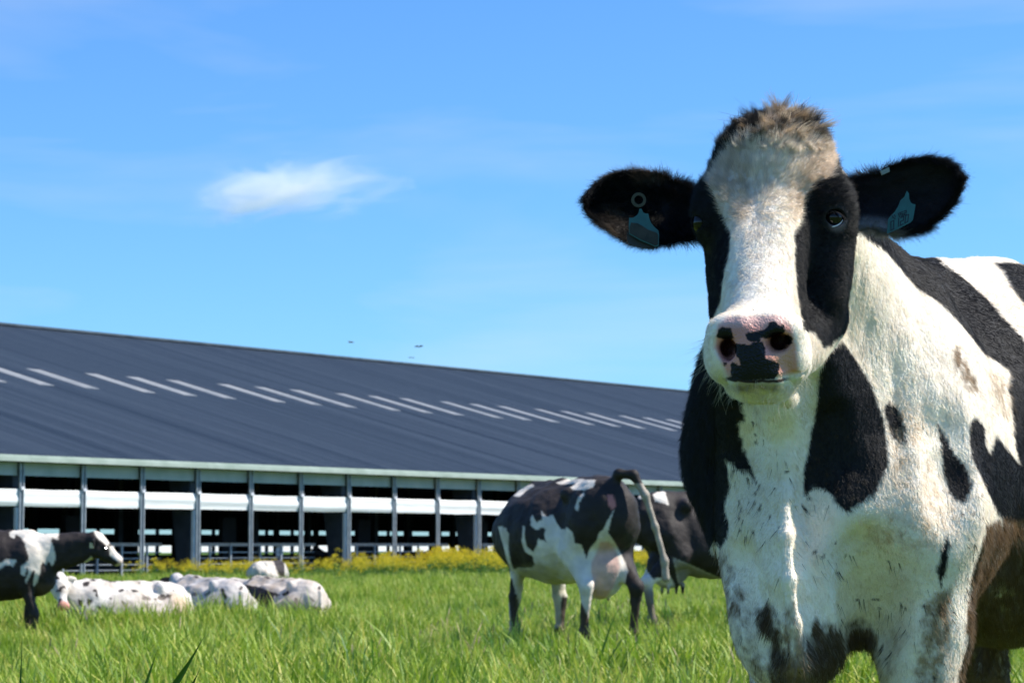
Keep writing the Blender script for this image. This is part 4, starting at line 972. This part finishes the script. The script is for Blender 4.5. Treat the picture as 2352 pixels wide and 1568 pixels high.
make_cow([EL((.10, .08, .96), (.68, .43, .39), k=.12), EL((-.72, 0, 1.12), (.28, .285, .27), k=.10), EL((-.68, 0, .68), (.20, .20, .26), k=.05)]+std_prims(nk, tail=tail, hind=((-.72, .20), (-.90, -.17)), fore=((.52, .20), (.42, -.20))), (.47, 22.4), math.radians(117), 1.08, .015,
    patch_coat(mid_white, extra=mid_extra, dirt=.5, jit=1.6, wcol=WHITE*.78, udder0=True), 'black and white cow seen from behind with its tail lifted over its udder', nk, tailcol=True)
nk = ((1.15, .05, 1.25), (1.45, .12, .92))
make_cow(std_prims(nk, hind=((-.70, .19), (-.86, -.19))), (2.28, 25.9), math.radians(20), 1.05, .018,
    patch_coat([[(1500, 1135), (1515, 1125), (1528, 1130), (1536, 1160), (1525, 1155), (1505, 1150)], [(1465, 1135), (1482, 1137), (1482, 1146), (1468, 1146)], [(1440, 1300), (1480, 1300), (1500, 1330), (1540, 1320), (1580, 1420), (1500, 1440), (1440, 1345)], [(1545, 1280), (1570, 1290), (1640, 1320), (1700, 1345), (1560, 1345)]],
    extra=[([(1440, 1350), (1600, 1350), (1600, 1450), (1440, 1450)], (.06, .05, .045), 14, .8), ([(1545, 1280), (1570, 1290), (1640, 1320), (1700, 1345), (1560, 1345)], (.12, .1, .07), 6, .8)], jit=1.5),
    'mostly black cow standing side on behind the tail lifting cow', nk)
nk = ((1.25, .0, 1.32), (1.57, .02, 1.03))
lw = [m5([(110, 300), (150, 275), (250, 250), (400, 250), (500, 290), (525, 330), (515, 265), (560, 245), (640, 250), (695, 320), (680, 385), (640, 370), (615, 350), (605, 400), (630, 480), (650, 580), (635, 670), (610, 690), (590, 650), (560, 640), (540, 680), (500, 640), (480, 700), (470, 780), (440, 880), (400, 930), (385, 900), (400, 820), (410, 740), (370, 760), (350, 820), (300, 900), (290, 870), (330, 780), (320, 700), (290, 810), (240, 790), (245, 700), (310, 650), (340, 620), (330, 560), (300, 470), (290, 420), (250, 360), (190, 320), (170, 370), (120, 350)]),
      m5([(-60, 700), (80, 610), (185, 615), (190, 640), (150, 700), (110, 680), (50, 690), (-60, 780)]), m5([(1100, 270), (1180, 280), (1290, 420), (1262, 455), (1180, 400), (1120, 330)]),
      m5([(1280, 460), (1320, 460), (1470, 630), (1470, 720), (1390, 770), (1330, 720), (1340, 690), (1400, 660), (1290, 570)]), m5([(1070, 580), (1100, 620), (1200, 700), (1330, 720), (1340, 780), (1200, 780), (960, 740), (990, 650)])]
make_cow(std_prims(nk, fore=((.42, .17), (.58, -.17))), (-6.70, 31.0), math.radians(-3), 1.06, .018,
    patch_coat(lw, extra=[(m5([(1380, 620), (1480, 640), (1460, 740), (1380, 760)]), (.62, .42, .36), 3, .7), (m5([(420, 900), (620, 900), (560, 1250), (480, 1250)]), (.12, .075, .04), 8, .6)], jit=1.3),
    'black cow with white shoulder standing in profile at the left edge of the photo', nk, tagcol=(mat('cream_tag', (.6, .52, .33), .5)[0], 1))
nk = ((.96, .14, .88), (.98, .50, .46))
sp = [m5(q) for q in ([(1105, 965), (1150, 1000), (1148, 1062), (1115, 1045), (1128, 1010)], [(915, 1075), (968, 1100), (985, 1180), (920, 1155)], [(1025, 1075), (1095, 1090), (1050, 1165), (1025, 1150)], [(1150, 1150), (1170, 1150), (1190, 1200), (1275, 1265), (1255, 1285), (1180, 1220), (1150, 1200)], [(1430, 1095), (1475, 1130), (1450, 1152)], [(1060, 1190), (1110, 1220), (1080, 1250), (1060, 1230)], [(1530, 960), (1600, 975), (1640, 1000), (1560, 1000)])]
sp += [m6(q) for q in ([(838, 650), (862, 660), (848, 678)], [(988, 655), (1005, 670), (1036, 692), (1030, 706), (1000, 692)], [(1145, 595), (1185, 602), (1175, 632), (1150, 625)], [(885, 695), (912, 700), (905, 718)], [(955, 705), (975, 715), (965, 725)], [(930, 755), (962, 760), (945, 772)], [(975, 600), (992, 605), (985, 618)])]
make_cow(lie_prims(nk), (-5.45, 33.6), math.radians(207), .98, .018,
    patch_coat(base='white', black_polys=sp, extra=[(m6([(1180, 590), (1260, 600), (1340, 700), (1340, 780), (1190, 780)]), (.55, .38, .22), 8, .7), (m6([(840, 660), (960, 620), (1180, 640), (1190, 780), (900, 800)]), (.50, .40, .33), 14, .6), (m5([(630, 1150), (700, 1160), (690, 1270), (640, 1240)]), (.03, .02, .02), 5, .9)], jit=1.0, dirt=.7, spots=.64, wcol=np.array([.70, .65, .59]), muzzle=(.98, .48, .48)),
    'white cow with small black spots lying in front of the standing cow, head low', nk, earcols=(BLACK, WHITE*.8))
nk = ((1.05, -.1, .80), (1.35, -.2, .55))
make_cow(lie_prims(nk), (-4.52, 35.6), math.radians(128), .99, .02,
    patch_coat(base='white', black_polys=[m6([(1515, 555), (1540, 560), (1565, 620), (1555, 642), (1528, 605)]), m6([(1545, 650), (1565, 690), (1550, 760), (1535, 700)]), m6([(1225, 545), (1250, 560), (1240, 590), (1220, 570)])],
    extra=[(m6([(1240, 600), (1500, 600), (1520, 780), (1300, 760)]), (.42, .37, .35), 16, .6)], dirt=.7, spots=.665, wcol=np.array([.58, .53, .49]), jit=1), 'white cow lying with its hip raised, between the spotted cow and the black necked cow', nk, earcols=(BLACK, BLACK))
nk = ((1.02, .1, .74), (1.25, .32, .42))
make_cow(lie_prims(nk), (-3.55, 36.6), math.radians(136), .96, .02,
    patch_coat(base='white', black_polys=[m6([(1600, 520), (1700, 535), (1790, 550), (1885, 590), (1885, 680), (1790, 720), (1730, 760), (1600, 760)]), m6([(1885, 585), (1920, 600), (1905, 632)]), m6([(2130, 612), (2175, 655), (2150, 655)]), m6([(2140, 680), (2168, 690), (2165, 735), (2150, 720)])],
    extra=[(m6([(1880, 640), (2140, 640), (2200, 780), (1880, 780)]), (.48, .38, .28), 16, .7)], dirt=.9, spots=.655, wcol=np.array([.64, .56, .48]), jit=1), 'cream white cow with black neck, rightmost of the cows lying in the grass', nk)
nk = ((.98, .3, .78), (1.1, .6, .50))
far_b = [[(600, 1268), (640, 1266), (652, 1285), (655, 1325), (640, 1320), (628, 1290)]]
make_cow(lie_prims(nk), (-7.95, 79.), math.radians(62), .98, .03, patch_coat(base='white', black_polys=far_b, dirt=.8, wcol=np.array([.58, .53, .47]), jit=2), 'distant white and black cow resting at the barn rail among yellow flowers', nk)
for k, (px, lab) in enumerate(((838, 'dark cow resting inside the barn, nearest the raised flower clump'), (930, 'dark cow resting inside the barn, second from the left'), (1012, 'dark cow inside the barn nearest to the tail lifting cow'))):
    a = {838: 24.3, 930: 29.2, 1012: 34.0}[px]; q = BARN_L(a, 4.6, 0)
    nk = ((.98, .3*(-1)**k, .95-.1*k), (1.15, .55*(-1)**k, .66))
    make_cow(lie_prims(nk), (q[0], q[1], -.30), math.radians((170, 10, 150)[k]), 1.15, .035, patch_coat([[(px-40, 1272), (px-25, 1272), (px-22, 1290), (px-38, 1295)]], jit=3), lab, nk)
print('cows', time.time()-T0)

# ------------------------------------------------------------------ grass
def gm(name, c1, c2, c3, rough=.5, tr=.35):
    m, t, b = mat(name, c1, rough, spec=.4)
    oi = N(t, 'ShaderNodeObjectInfo'); at = N(t, 'ShaderNodeAttribute', attribute_name='tint')
    cr = N(t, 'ShaderNodeValToRGB'); cr.color_ramp.elements[0].color = (*c1, 1); cr.color_ramp.elements[1].color = (*c3, 1); e = cr.color_ramp.elements.new(.55); e.color = (*c2, 1)
    ad = N(t, 'ShaderNodeMath', operation='MULTIPLY_ADD'); ad.inputs[1].default_value = .45; ad.inputs[2].default_value = 0
    a2 = N(t, 'ShaderNodeMath', operation='MULTIPLY_ADD'); a2.inputs[1].default_value = .55
    t.links.new(oi.outputs['Random'], ad.inputs[0]); t.links.new(at.outputs['Fac'], a2.inputs[0]); t.links.new(ad.outputs[0], a2.inputs[2]); t.links.new(a2.outputs[0], cr.inputs[0])
    t.links.new(cr.outputs[0], b.inputs[0])
    ts = N(t, 'ShaderNodeBsdfTranslucent'); ms = N(t, 'ShaderNodeMixShader'); ms.inputs[0].default_value = tr
    t.links.new(cr.outputs[0], ts.inputs[0]); t.links.new(b.outputs[0], ms.inputs[1]); t.links.new(ts.outputs[0], ms.inputs[2]); t.links.new(ms.outputs[0], t.nodes['Material Output'].inputs[0])
    return m
M_GR = gm('grass_blade', (.07, .17, .012), (.27, .40, .03), (.68, .60, .15))
M_GRD = gm('grass_dark', (.05, .13, .018), (.09, .21, .03), (.16, .27, .04))
def tuft(name, nb, rad, hmin, hmax, w, mt, seed, lean=.45, dry=.04):
    r = np.random.default_rng(seed); V = []; Fs = []; tint = []
    for _ in range(nb):
        a = r.random()*6.283; q = rad*math.sqrt(r.random()); x0, y0 = q*math.cos(a), q*math.sin(a)
        h = hmin+(hmax-hmin)*r.random(); az = r.random()*6.283; ln = lean*(.25+r.random())*h; ww = w*(.6+.8*r.random()); tn = r.random(); 
        dxy = np.array([math.cos(az), math.sin(az)]); fa = az+1.57+r.normal()*.5; sd_ = np.array([math.cos(fa), math.sin(fa)])
        n0 = len(V); drp = r.random()**2*.35*h
        for k, u in enumerate((0, .35, .7, 1.0)):
            c_ = np.array([x0, y0])+dxy*ln*u*u; z = h*(u-.25*(ln/h)*u*u)-drp*u**3; wk = ww*(1, .9, .6, .0)[k]*.5
            if k < 3:
                V += [(c_[0]-sd_[0]*wk, c_[1]-sd_[1]*wk, z), (c_[0]+sd_[0]*wk, c_[1]+sd_[1]*wk, z)]; tint += [tn, tn]
            else: V.append((c_[0], c_[1], z)); tint.append(tn)
        Fs += [(n0, n0+1, n0+3, n0+2), (n0+2, n0+3, n0+5, n0+4), (n0+4, n0+5, n0+6)]
    me = bpy.data.meshes.new(name); me.from_pydata(V, [], Fs); me.materials.append(mt); set_attr(me, 'tint', np.array(tint))
    return bpy.data.objects.new(name, me)
def scatter(name, variants, pts, scl, rot, tilt=None):
    """points with scale/rotation, each becomes one tuft out of the variants"""
    src = bpy.data.collections.new(name+'_tufts')
    for v in variants: src.objects.link(v)
    me = bpy.data.meshes.new(name); me.vertices.add(len(pts)); me.vertices.foreach_set('co', pts.astype(np.float32).ravel())
    a = me.attributes.new('sc', 'FLOAT', 'POINT'); a.data.foreach_set('value', scl.astype(np.float32))
    a = me.attributes.new('ro', 'FLOAT_VECTOR', 'POINT'); a.data.foreach_set('vector', rot.astype(np.float32).ravel())
    a = me.attributes.new('ix', 'INT', 'POINT'); a.data.foreach_set('value', RNG.integers(0, len(variants), len(pts)).astype(np.int32))
    o = bpy.data.objects.new(name, me); COL.objects.link(o)
    ng = bpy.data.node_groups.new(name+'_nodes', 'GeometryNodeTree')
    ng.interface.new_socket('Geometry', in_out='INPUT', socket_type='NodeSocketGeometry'); ng.interface.new_socket('Geometry', in_out='OUTPUT', socket_type='NodeSocketGeometry')
    gi = ng.nodes.new('NodeGroupInput'); go = ng.nodes.new('NodeGroupOutput'); ip = ng.nodes.new('GeometryNodeInstanceOnPoints'); ci = ng.nodes.new('GeometryNodeCollectionInfo')
    ci.inputs['Collection'].default_value = src; ci.inputs['Separate Children'].default_value = True; ci.inputs['Reset Children'].default_value = True
    def na(n, ty):
        x = ng.nodes.new('GeometryNodeInputNamedAttribute'); x.data_type = ty; x.inputs[0].default_value = n; return x.outputs[0]
    er = ng.nodes.new('FunctionNodeEulerToRotation')
    ng.links.new(gi.outputs[0], ip.inputs['Points']); ng.links.new(ci.outputs[0], ip.inputs['Instance']); ip.inputs['Pick Instance'].default_value = True
    ng.links.new(na('ix', 'INT'), ip.inputs['Instance Index']); ng.links.new(na('ro', 'FLOAT_VECTOR'), er.inputs[0]); ng.links.new(er.outputs[0], ip.inputs['Rotation'])
    ng.links.new(na('sc', 'FLOAT'), ip.inputs['Scale']); ng.links.new(ip.outputs[0], go.inputs[0])
    md = o.modifiers.new('scatter', 'NODES'); md.node_group = ng
    return o
def field(y0, y1, dens, spread=1.25, margin=2.5):
    n = int(((y1**2-y0**2)*.2137*spread+margin*2*(y1-y0))*dens)
    y = np.sqrt(RNG.random(int(n*1.3))*(y1**2-y0**2)+y0**2); x = (RNG.random(len(y))*2-1)*(y*.2137*spread+margin)
    return np.stack([x, y], 1)[:n]
def inside_barn(p):
    q = (p-BARN_L(0, 0, 0)[:2]); return (q @ np.array([-math.cos(.628), math.sin(.628)])) > -.25
tv = [tuft('grass_tuft', 40, .20, .09, .36, .0118, M_GR, 100+i) for i in range(7)]
pp = np.concatenate([field(3.2, 9, 16, 1.3, 1.5), field(9, 20, 24), field(20, 40, 17), field(40, 75, 8), field(75, 135, 3.2)])
pp = pp[~inside_barn(pp)]
q3 = np.stack([pp[:, 0], pp[:, 1], np.zeros(len(pp))], 1)
nz = fbm(q3*.55, 90); nz2 = fbm(q3*2.2, 91)
z = ground_h(pp[:, 0], pp[:, 1])
sc = (.42+1.15*nz)*(.62+.95*nz2)*np.where(pp[:, 1] > 70, 1.0, np.where(pp[:, 1] > 55, 1.25, 1))*np.where((pp[:, 0] < -1.5) & (pp[:, 1] > 28) & (pp[:, 1] < 42), 1.3, 1)*np.where(pp[:, 1] < 9, .85, 1)*np.where((pp[:, 1] > 17) & (pp[:, 1] < 27) & (pp[:, 0] > -2), .68, 1)
# trampled where the cows stand or lie
for cx_, cy_, r_ in ((.9, 5.0, .6),):
    sc *= np.where(np.hypot(pp[:, 0]-cx_, pp[:, 1]-cy_) < r_, .55, 1)
rot = np.stack([RNG.normal(0, .12, len(pp)), RNG.normal(0, .12, len(pp)), RNG.random(len(pp))*6.283], 1)
g = scatter('grass', tv, np.stack([pp[:, 0], pp[:, 1], z-.01], 1), sc, rot); tag(g, 'lush bright green pasture grass', 'grass', kind='stuff')
# darker coarse clumps
tv2 = [tuft('coarse_tuft', 22, .09, .22, .46, .013, M_GRD, 200+i, lean=.35) for i in range(4)]
pp = np.concatenate([field(9, 22, 1.2), field(22, 45, 1.1), field(45, 90, .5)]); pp = pp[~inside_barn(pp)]
pp = pp[fbm(np.stack([pp[:, 0], pp[:, 1], 0*pp[:, 0]], 1)*.4, 95) > .42]
z = ground_h(pp[:, 0], pp[:, 1])
g = scatter('coarse_grass', tv2, np.stack([pp[:, 0], pp[:, 1], z-.01], 1), .6+.6*RNG.random(len(pp)), np.stack([0*z, 0*z, RNG.random(len(pp))*6.283], 1)); tag(g, 'darker coarse grass clumps in the pasture', 'grass', kind='stuff')
# pale dry stalks and seed heads standing among the blades
M_STRAW = gm('dry_stalk', (.30, .24, .10), (.44, .36, .17), (.55, .47, .26), tr=.15)
def stalks(seed):
    r = np.random.default_rng(seed); V = []; Fs = []
    for _ in range(3):
        x, y = r.normal(0, .05, 2); h = .26+.16*r.random(); lx, ly = r.normal(0, .07, 2); w = .0016
        pts_ = [(x+lx*u*u, y+ly*u*u, h*u) for u in (0, .5, .8, .87, .94, 1.0)]; ws = [w, w, w, .006, .0055, .001]; n0 = len(V)
        for k, (a, b_, c_) in enumerate(pts_):
            for j in range(3): V.append((a+ws[k]*math.cos(j*2.094), b_+ws[k]*math.sin(j*2.094), c_))
        for k in range(5):
            for j in range(3): Fs.append((n0+k*3+j, n0+k*3+(j+1) % 3, n0+k*3+3+(j+1) % 3, n0+k*3+3+j))
    me = bpy.data.meshes.new('seed_stalk'); me.from_pydata(V, [], Fs); me.materials.append(M_STRAW); set_attr(me, 'tint', r.random(len(V))); return bpy.data.objects.new('seed_stalk', me)
pp = np.concatenate([field(8, 22, 1.6), field(22, 45, 1.2), field(45, 85, .5)]); pp = pp[~inside_barn(pp)]
pp = pp[fbm(np.stack([pp[:, 0], pp[:, 1], 0*pp[:, 0]], 1)*.7, 96) > .45]; z = ground_h(pp[:, 0], pp[:, 1])
g = scatter('seed_stalks', [stalks(400+i) for i in range(4)], np.stack([pp[:, 0], pp[:, 1], z-.01], 1), .6+.5*RNG.random(len(pp)), np.stack([RNG.normal(0, .15, len(pp)), RNG.normal(0, .15, len(pp)), RNG.random(len(pp))*6.283], 1)); tag(g, 'dry seed stalks scattered through the green grass', 'seed stalks', kind='stuff')
# ---------------- yellow flowers
M_YEL = gm('yellow_petal', (.55, .42, .01), (.75, .60, .015), (.82, .70, .04), tr=.25); M_STEM = gm('flower_stem', (.06, .14, .02), (.1, .2, .03), (.14, .24, .04))
def flower_plant(seed):
    r = np.random.default_rng(seed); V = []; Fs = []; mi = []; 
    def quad(a, b_, w, m_):
        a, b_ = np.array(a), np.array(b_); s_ = np.cross(b_-a, r.normal(size=3)); s_ = s_/np.linalg.norm(s_)*w; n0 = len(V)
        V.extend([a-s_, a+s_, b_+s_*.6, b_-s_*.6]); Fs.append((n0, n0+1, n0+2, n0+3)); mi.append(m_)
    for s in range(6):
        a = r.random()*6.28; q = .13*r.random(); b0 = np.array([q*math.cos(a), q*math.sin(a), 0]); top = b0+np.array([r.normal()*.09, r.normal()*.09, .5+.3*r.random()])
        quad(b0, (b0+top)/2, .004, 1); quad((b0+top)/2, top, .0035, 1)
        for k in range(4):
            c_ = b0+(top-b0)*(.2+.5*r.random()); quad(c_, c_+np.array([r.normal()*.09, r.normal()*.09, .05]), .018, 1)
        for k in range(11):
            c_ = top+r.normal(size=3)*np.array([.04, .04, .035])
            for j in range(4):
                n_ = r.normal(size=3); n_ /= np.linalg.norm(n_); t_ = np.cross(n_, (0, 0, 1)); t_ /= np.linalg.norm(t_)+1e-6; u_ = np.cross(n_, t_); n0 = len(V); e = .0095
                cc_ = c_+r.normal(size=3)*.008
                V.extend([cc_-t_*e, cc_+u_*e, cc_+t_*e, cc_-u_*e]); Fs.append((n0, n0+1, n0+2, n0+3)); mi.append(0)
    me = bpy.data.meshes.new('flower_plant'); me.from_pydata([tuple(v) for v in V], [], Fs); me.materials.append(M_YEL); me.materials.append(M_STEM)
    me.polygons.foreach_set('material_index', mi); set_attr(me, 'tint', r.random(len(V))); return bpy.data.objects.new('flower_plant', me)
fv = [flower_plant(300+i) for i in range(4)]
n = 9000; a = RNG.random(n)*75-3; off = -.4-RNG.random(n)**1.6*16
pa = np.array([BARN_L(x, -0.0, 0)[:2] for x in a])+off[:, None]*np.array([-math.cos(.628), math.sin(.628)])
px = topx(np.stack([pa[:, 0], pa[:, 1], 0*a], 1))[:, 0]
dn = sstep(250, 500, px)*.40+.75*sstep(650, 1100, px); dn = dn*(-1.0+3.9*fbm(np.stack([pa[:, 0]*.35, pa[:, 1]*.2, 0*a], 1), 97)); dn *= np.where(off < -5, np.exp((off+5)/5)*.6, 1)
k = RNG.random(n) < dn; pa = pa[k]; 
z = ground_h(pa[:, 0], pa[:, 1]); px = px[k]
g = scatter('yellow_flowers', fv, np.stack([pa[:, 0], pa[:, 1], z], 1), (.55+.75*RNG.random(len(pa))*(.4+1.1*fbm(np.stack([pa[:, 0]*.6, pa[:, 1]*.3, 0*z], 1), 98)))*(.8+.35*sstep(600, 1150, px)), np.stack([0*z, 0*z, RNG.random(len(pa))*6.28], 1)); tag(g, 'band of yellow wild mustard flowers in front of the barn', 'flowers', kind='stuff')
# flower plant standing taller than the band
fo = flower_plant(399); COL.objects.link(fo); q = P(775, 1300, 86); fo.location = (q[0], q[1], float(ground_h(q[:1], q[1:2])[0])); fo.scale = (1.45,)*3; fo.rotation_euler = (0, 0, 1.)
tag(fo, 'tall clump of yellow flowers rising above the flower band by a white column', 'flowers')

# ------------------------------------------------------------------ single blades in the foreground
def blade(path, w, mt, label, name='grass_blade'):
    pts_ = [P(x, y, Y) for x, y, Y in path]; n_ = 14; u = np.linspace(0, 1, n_); s = np.linspace(0, 1, len(pts_)); A = np.array(pts_)
    C_ = np.stack([np.interp(u, s, A[:, i]) for i in range(3)], 1)
    for _ in range(2): C_[1:-1] = (C_[:-2]+2*C_[1:-1]+C_[2:])/4
    V = []; Fs = []
    for i in range(n_):
        t = C_[min(i+1, n_-1)]-C_[max(i-1, 0)]; t /= np.linalg.norm(t); sd_ = np.cross(t, (.3, 1, .2)); sd_ /= np.linalg.norm(sd_); nn = np.cross(sd_, t)
        wk = w*(.55+.45*math.sin(math.pi*min(1, u[i]*1.1+.25)))*(1 if u[i] < .55 else max(.02, (1-u[i])/.45))
        V += [C_[i]-sd_*wk, C_[i]+nn*wk*.35, C_[i]+sd_*wk, C_[i]+nn*(wk*.35+.0006)]
    for i in range(n_-1):
        for j in range(4): Fs.append((i*4+j, i*4+(j+1) % 4, (i+1)*4+(j+1) % 4, (i+1)*4+j))
    o = mesh_obj(name, V, Fs, mt, smooth=False); set_attr(o.data, 'tint', np.full(len(V), .2)); tag(o, label, 'grass blade', 'single blades in the foreground'); return o
blade([(345, 1640, 4.6), (400, 1575, 4.6), (435, 1520, 4.55), (470, 1459, 4.5)], .0065, M_GRD, 'broad dark green blade slanting right, closest at the bottom of the photo')
blade([(430, 1600, 4.8), (445, 1565, 4.8), (459, 1536, 4.75)], .003, M_GRD, 'short thin blade just right of the broad dark blade')
blade([(325, 1600, 6.), (345, 1540, 6.), (362, 1490, 6.)], .004, M_GR, 'soft pale blade left of the broad dark blade')
blade([(45, 1620, 4.9), (47, 1560, 4.9), (52, 1452, 4.9)], .0026, M_GRD, 'thin upright grass stalk near the left edge of the photo')

# ------------------------------------------------------------------ birds and cloud
M_BIRD = mat('bird_dark', (.03, .03, .035), .8)[0]
def bird(px, py, Y, sz, lab, rz):
    c_ = P(px, py, Y); V = []; Fs = []
    for i in range(7):
        t = i/6; r_ = sz*.09*math.sin(math.pi*(.08+.9*t))
        for j in range(6): a_ = j*math.pi/3; V.append((sz*(t-.5)*.9, r_*math.cos(a_), r_*math.sin(a_)))
    for i in range(6):
        for j in range(6): Fs.append((i*6+j, i*6+(j+1) % 6, (i+1)*6+(j+1) % 6, (i+1)*6+j))
    root = empty('bird', tuple(c_), rz); tag(root, lab, 'bird', 'small birds in the sky')
    mesh_obj('body', V, Fs, M_BIRD, root, world=False)
    for s_ in (1, -1):
        W_ = [(sz*.2, 0, 0), (sz*.02, s_*sz*.35, sz*.22), (-sz*.12, s_*sz*.8, sz*.05), (-sz*.15, 0, 0)]
        W_ += [(x, y, z-.01) for x, y, z in W_]
        mesh_obj('wing', W_, [(0, 1, 2, 3), (7, 6, 5, 4), (0, 4, 5, 1), (1, 5, 6, 2), (2, 6, 7, 3), (3, 7, 4, 0)], M_BIRD, root, world=False)
bird(805, 786, 60, .16, 'tiny dark bird flying above the barn roof, the left one of the bigger two', 2.6)
bird(963, 796, 60, .18, 'tiny dark bird flying above the barn roof, right one', .9)
bird(945, 821, 75, .12, 'faint tiny bird just above the ridge of the barn roof', 1.7)
def cloud():
    D = 1500.; c_ = P(665, 432, D); wx = 350/F*D; wz = 112/F*D
    bm = bmesh.new(); bmesh.ops.create_icosphere(bm, subdivisions=4, radius=1)
    me = bpy.data.meshes.new('cloud'); bm.to_mesh(me); bm.free(); o = bpy.data.objects.new('cloud', me); COL.objects.link(o)
    o.location = c_; o.scale = (wx, wz*1.2, wz); o.rotation_euler = (0, -math.radians(7), 0)
    m = bpy.data.materials.new('cloud_vapour'); m.use_nodes = True; t = m.node_tree; t.nodes.clear(); out = t.nodes.new('ShaderNodeOutputMaterial')
    pv = t.nodes.new('ShaderNodeVolumePrincipled'); pv.inputs['Color'].default_value = (1, 1, 1, 1); pv.inputs['Anisotropy'].default_value = .2
    tc = N(t, 'ShaderNodeTexCoord'); ln = N(t, 'ShaderNodeVectorMath', operation='LENGTH'); t.links.new(tc.outputs['Object'], ln.inputs[0])
    mp = N(t, 'ShaderNodeMapping'); mp.inputs['Scale'].default_value = (1.7, 1.0, 1.5); mp.inputs['Rotation'].default_value = (0, -.6, 0); nz = N(t, 'ShaderNodeTexNoise'); nz.inputs['Scale'].default_value = 1.3; nz.inputs['Detail'].default_value = 6; nz.inputs['Roughness'].default_value = .55; nz.inputs['Distortion'].default_value = 1.1
    t.links.new(tc.outputs['Object'], mp.inputs[0]); t.links.new(mp.outputs[0], nz.inputs[0])
    a = N(t, 'ShaderNodeMath', operation='MULTIPLY_ADD'); a.inputs[1].default_value = -1.15; a.inputs[2].default_value = .05
    t.links.new(ln.outputs['Value'], a.inputs[0])
    n2 = N(t, 'ShaderNodeMath', operation='MULTIPLY'); n2.inputs[1].default_value = 1.6; t.links.new(nz.outputs[0], n2.inputs[0])
    b_ = N(t, 'ShaderNodeMath', operation='ADD'); t.links.new(a.outputs[0], b_.inputs[0]); t.links.new(n2.outputs[0], b_.inputs[1])
    s_ = N(t, 'ShaderNodeMapRange'); s_.inputs[1].default_value = .0; s_.inputs[2].default_value = .75; s_.inputs[3].default_value = 0; s_.inputs[4].default_value = 1
    pw = N(t, 'ShaderNodeMath', operation='POWER'); pw.inputs[1].default_value = 1.7; ml = N(t, 'ShaderNodeMath', operation='MULTIPLY'); ml.inputs[1].default_value = .06
    t.links.new(b_.outputs[0], s_.inputs[0]); t.links.new(s_.outputs[0], pw.inputs[0]); t.links.new(pw.outputs[0], ml.inputs[0]); t.links.new(ml.outputs[0], pv.inputs['Density']); t.links.new(pv.outputs[0], out.inputs['Volume'])
    me.materials.append(m); tag(o, 'small wispy white cloud in the blue sky', 'cloud')
    m.cycles.volume_step_rate = 1.0
cloud()
SC.cycles.volume_step_rate = 1; SC.cycles.volume_max_steps = 64
print('done', time.time()-T0)
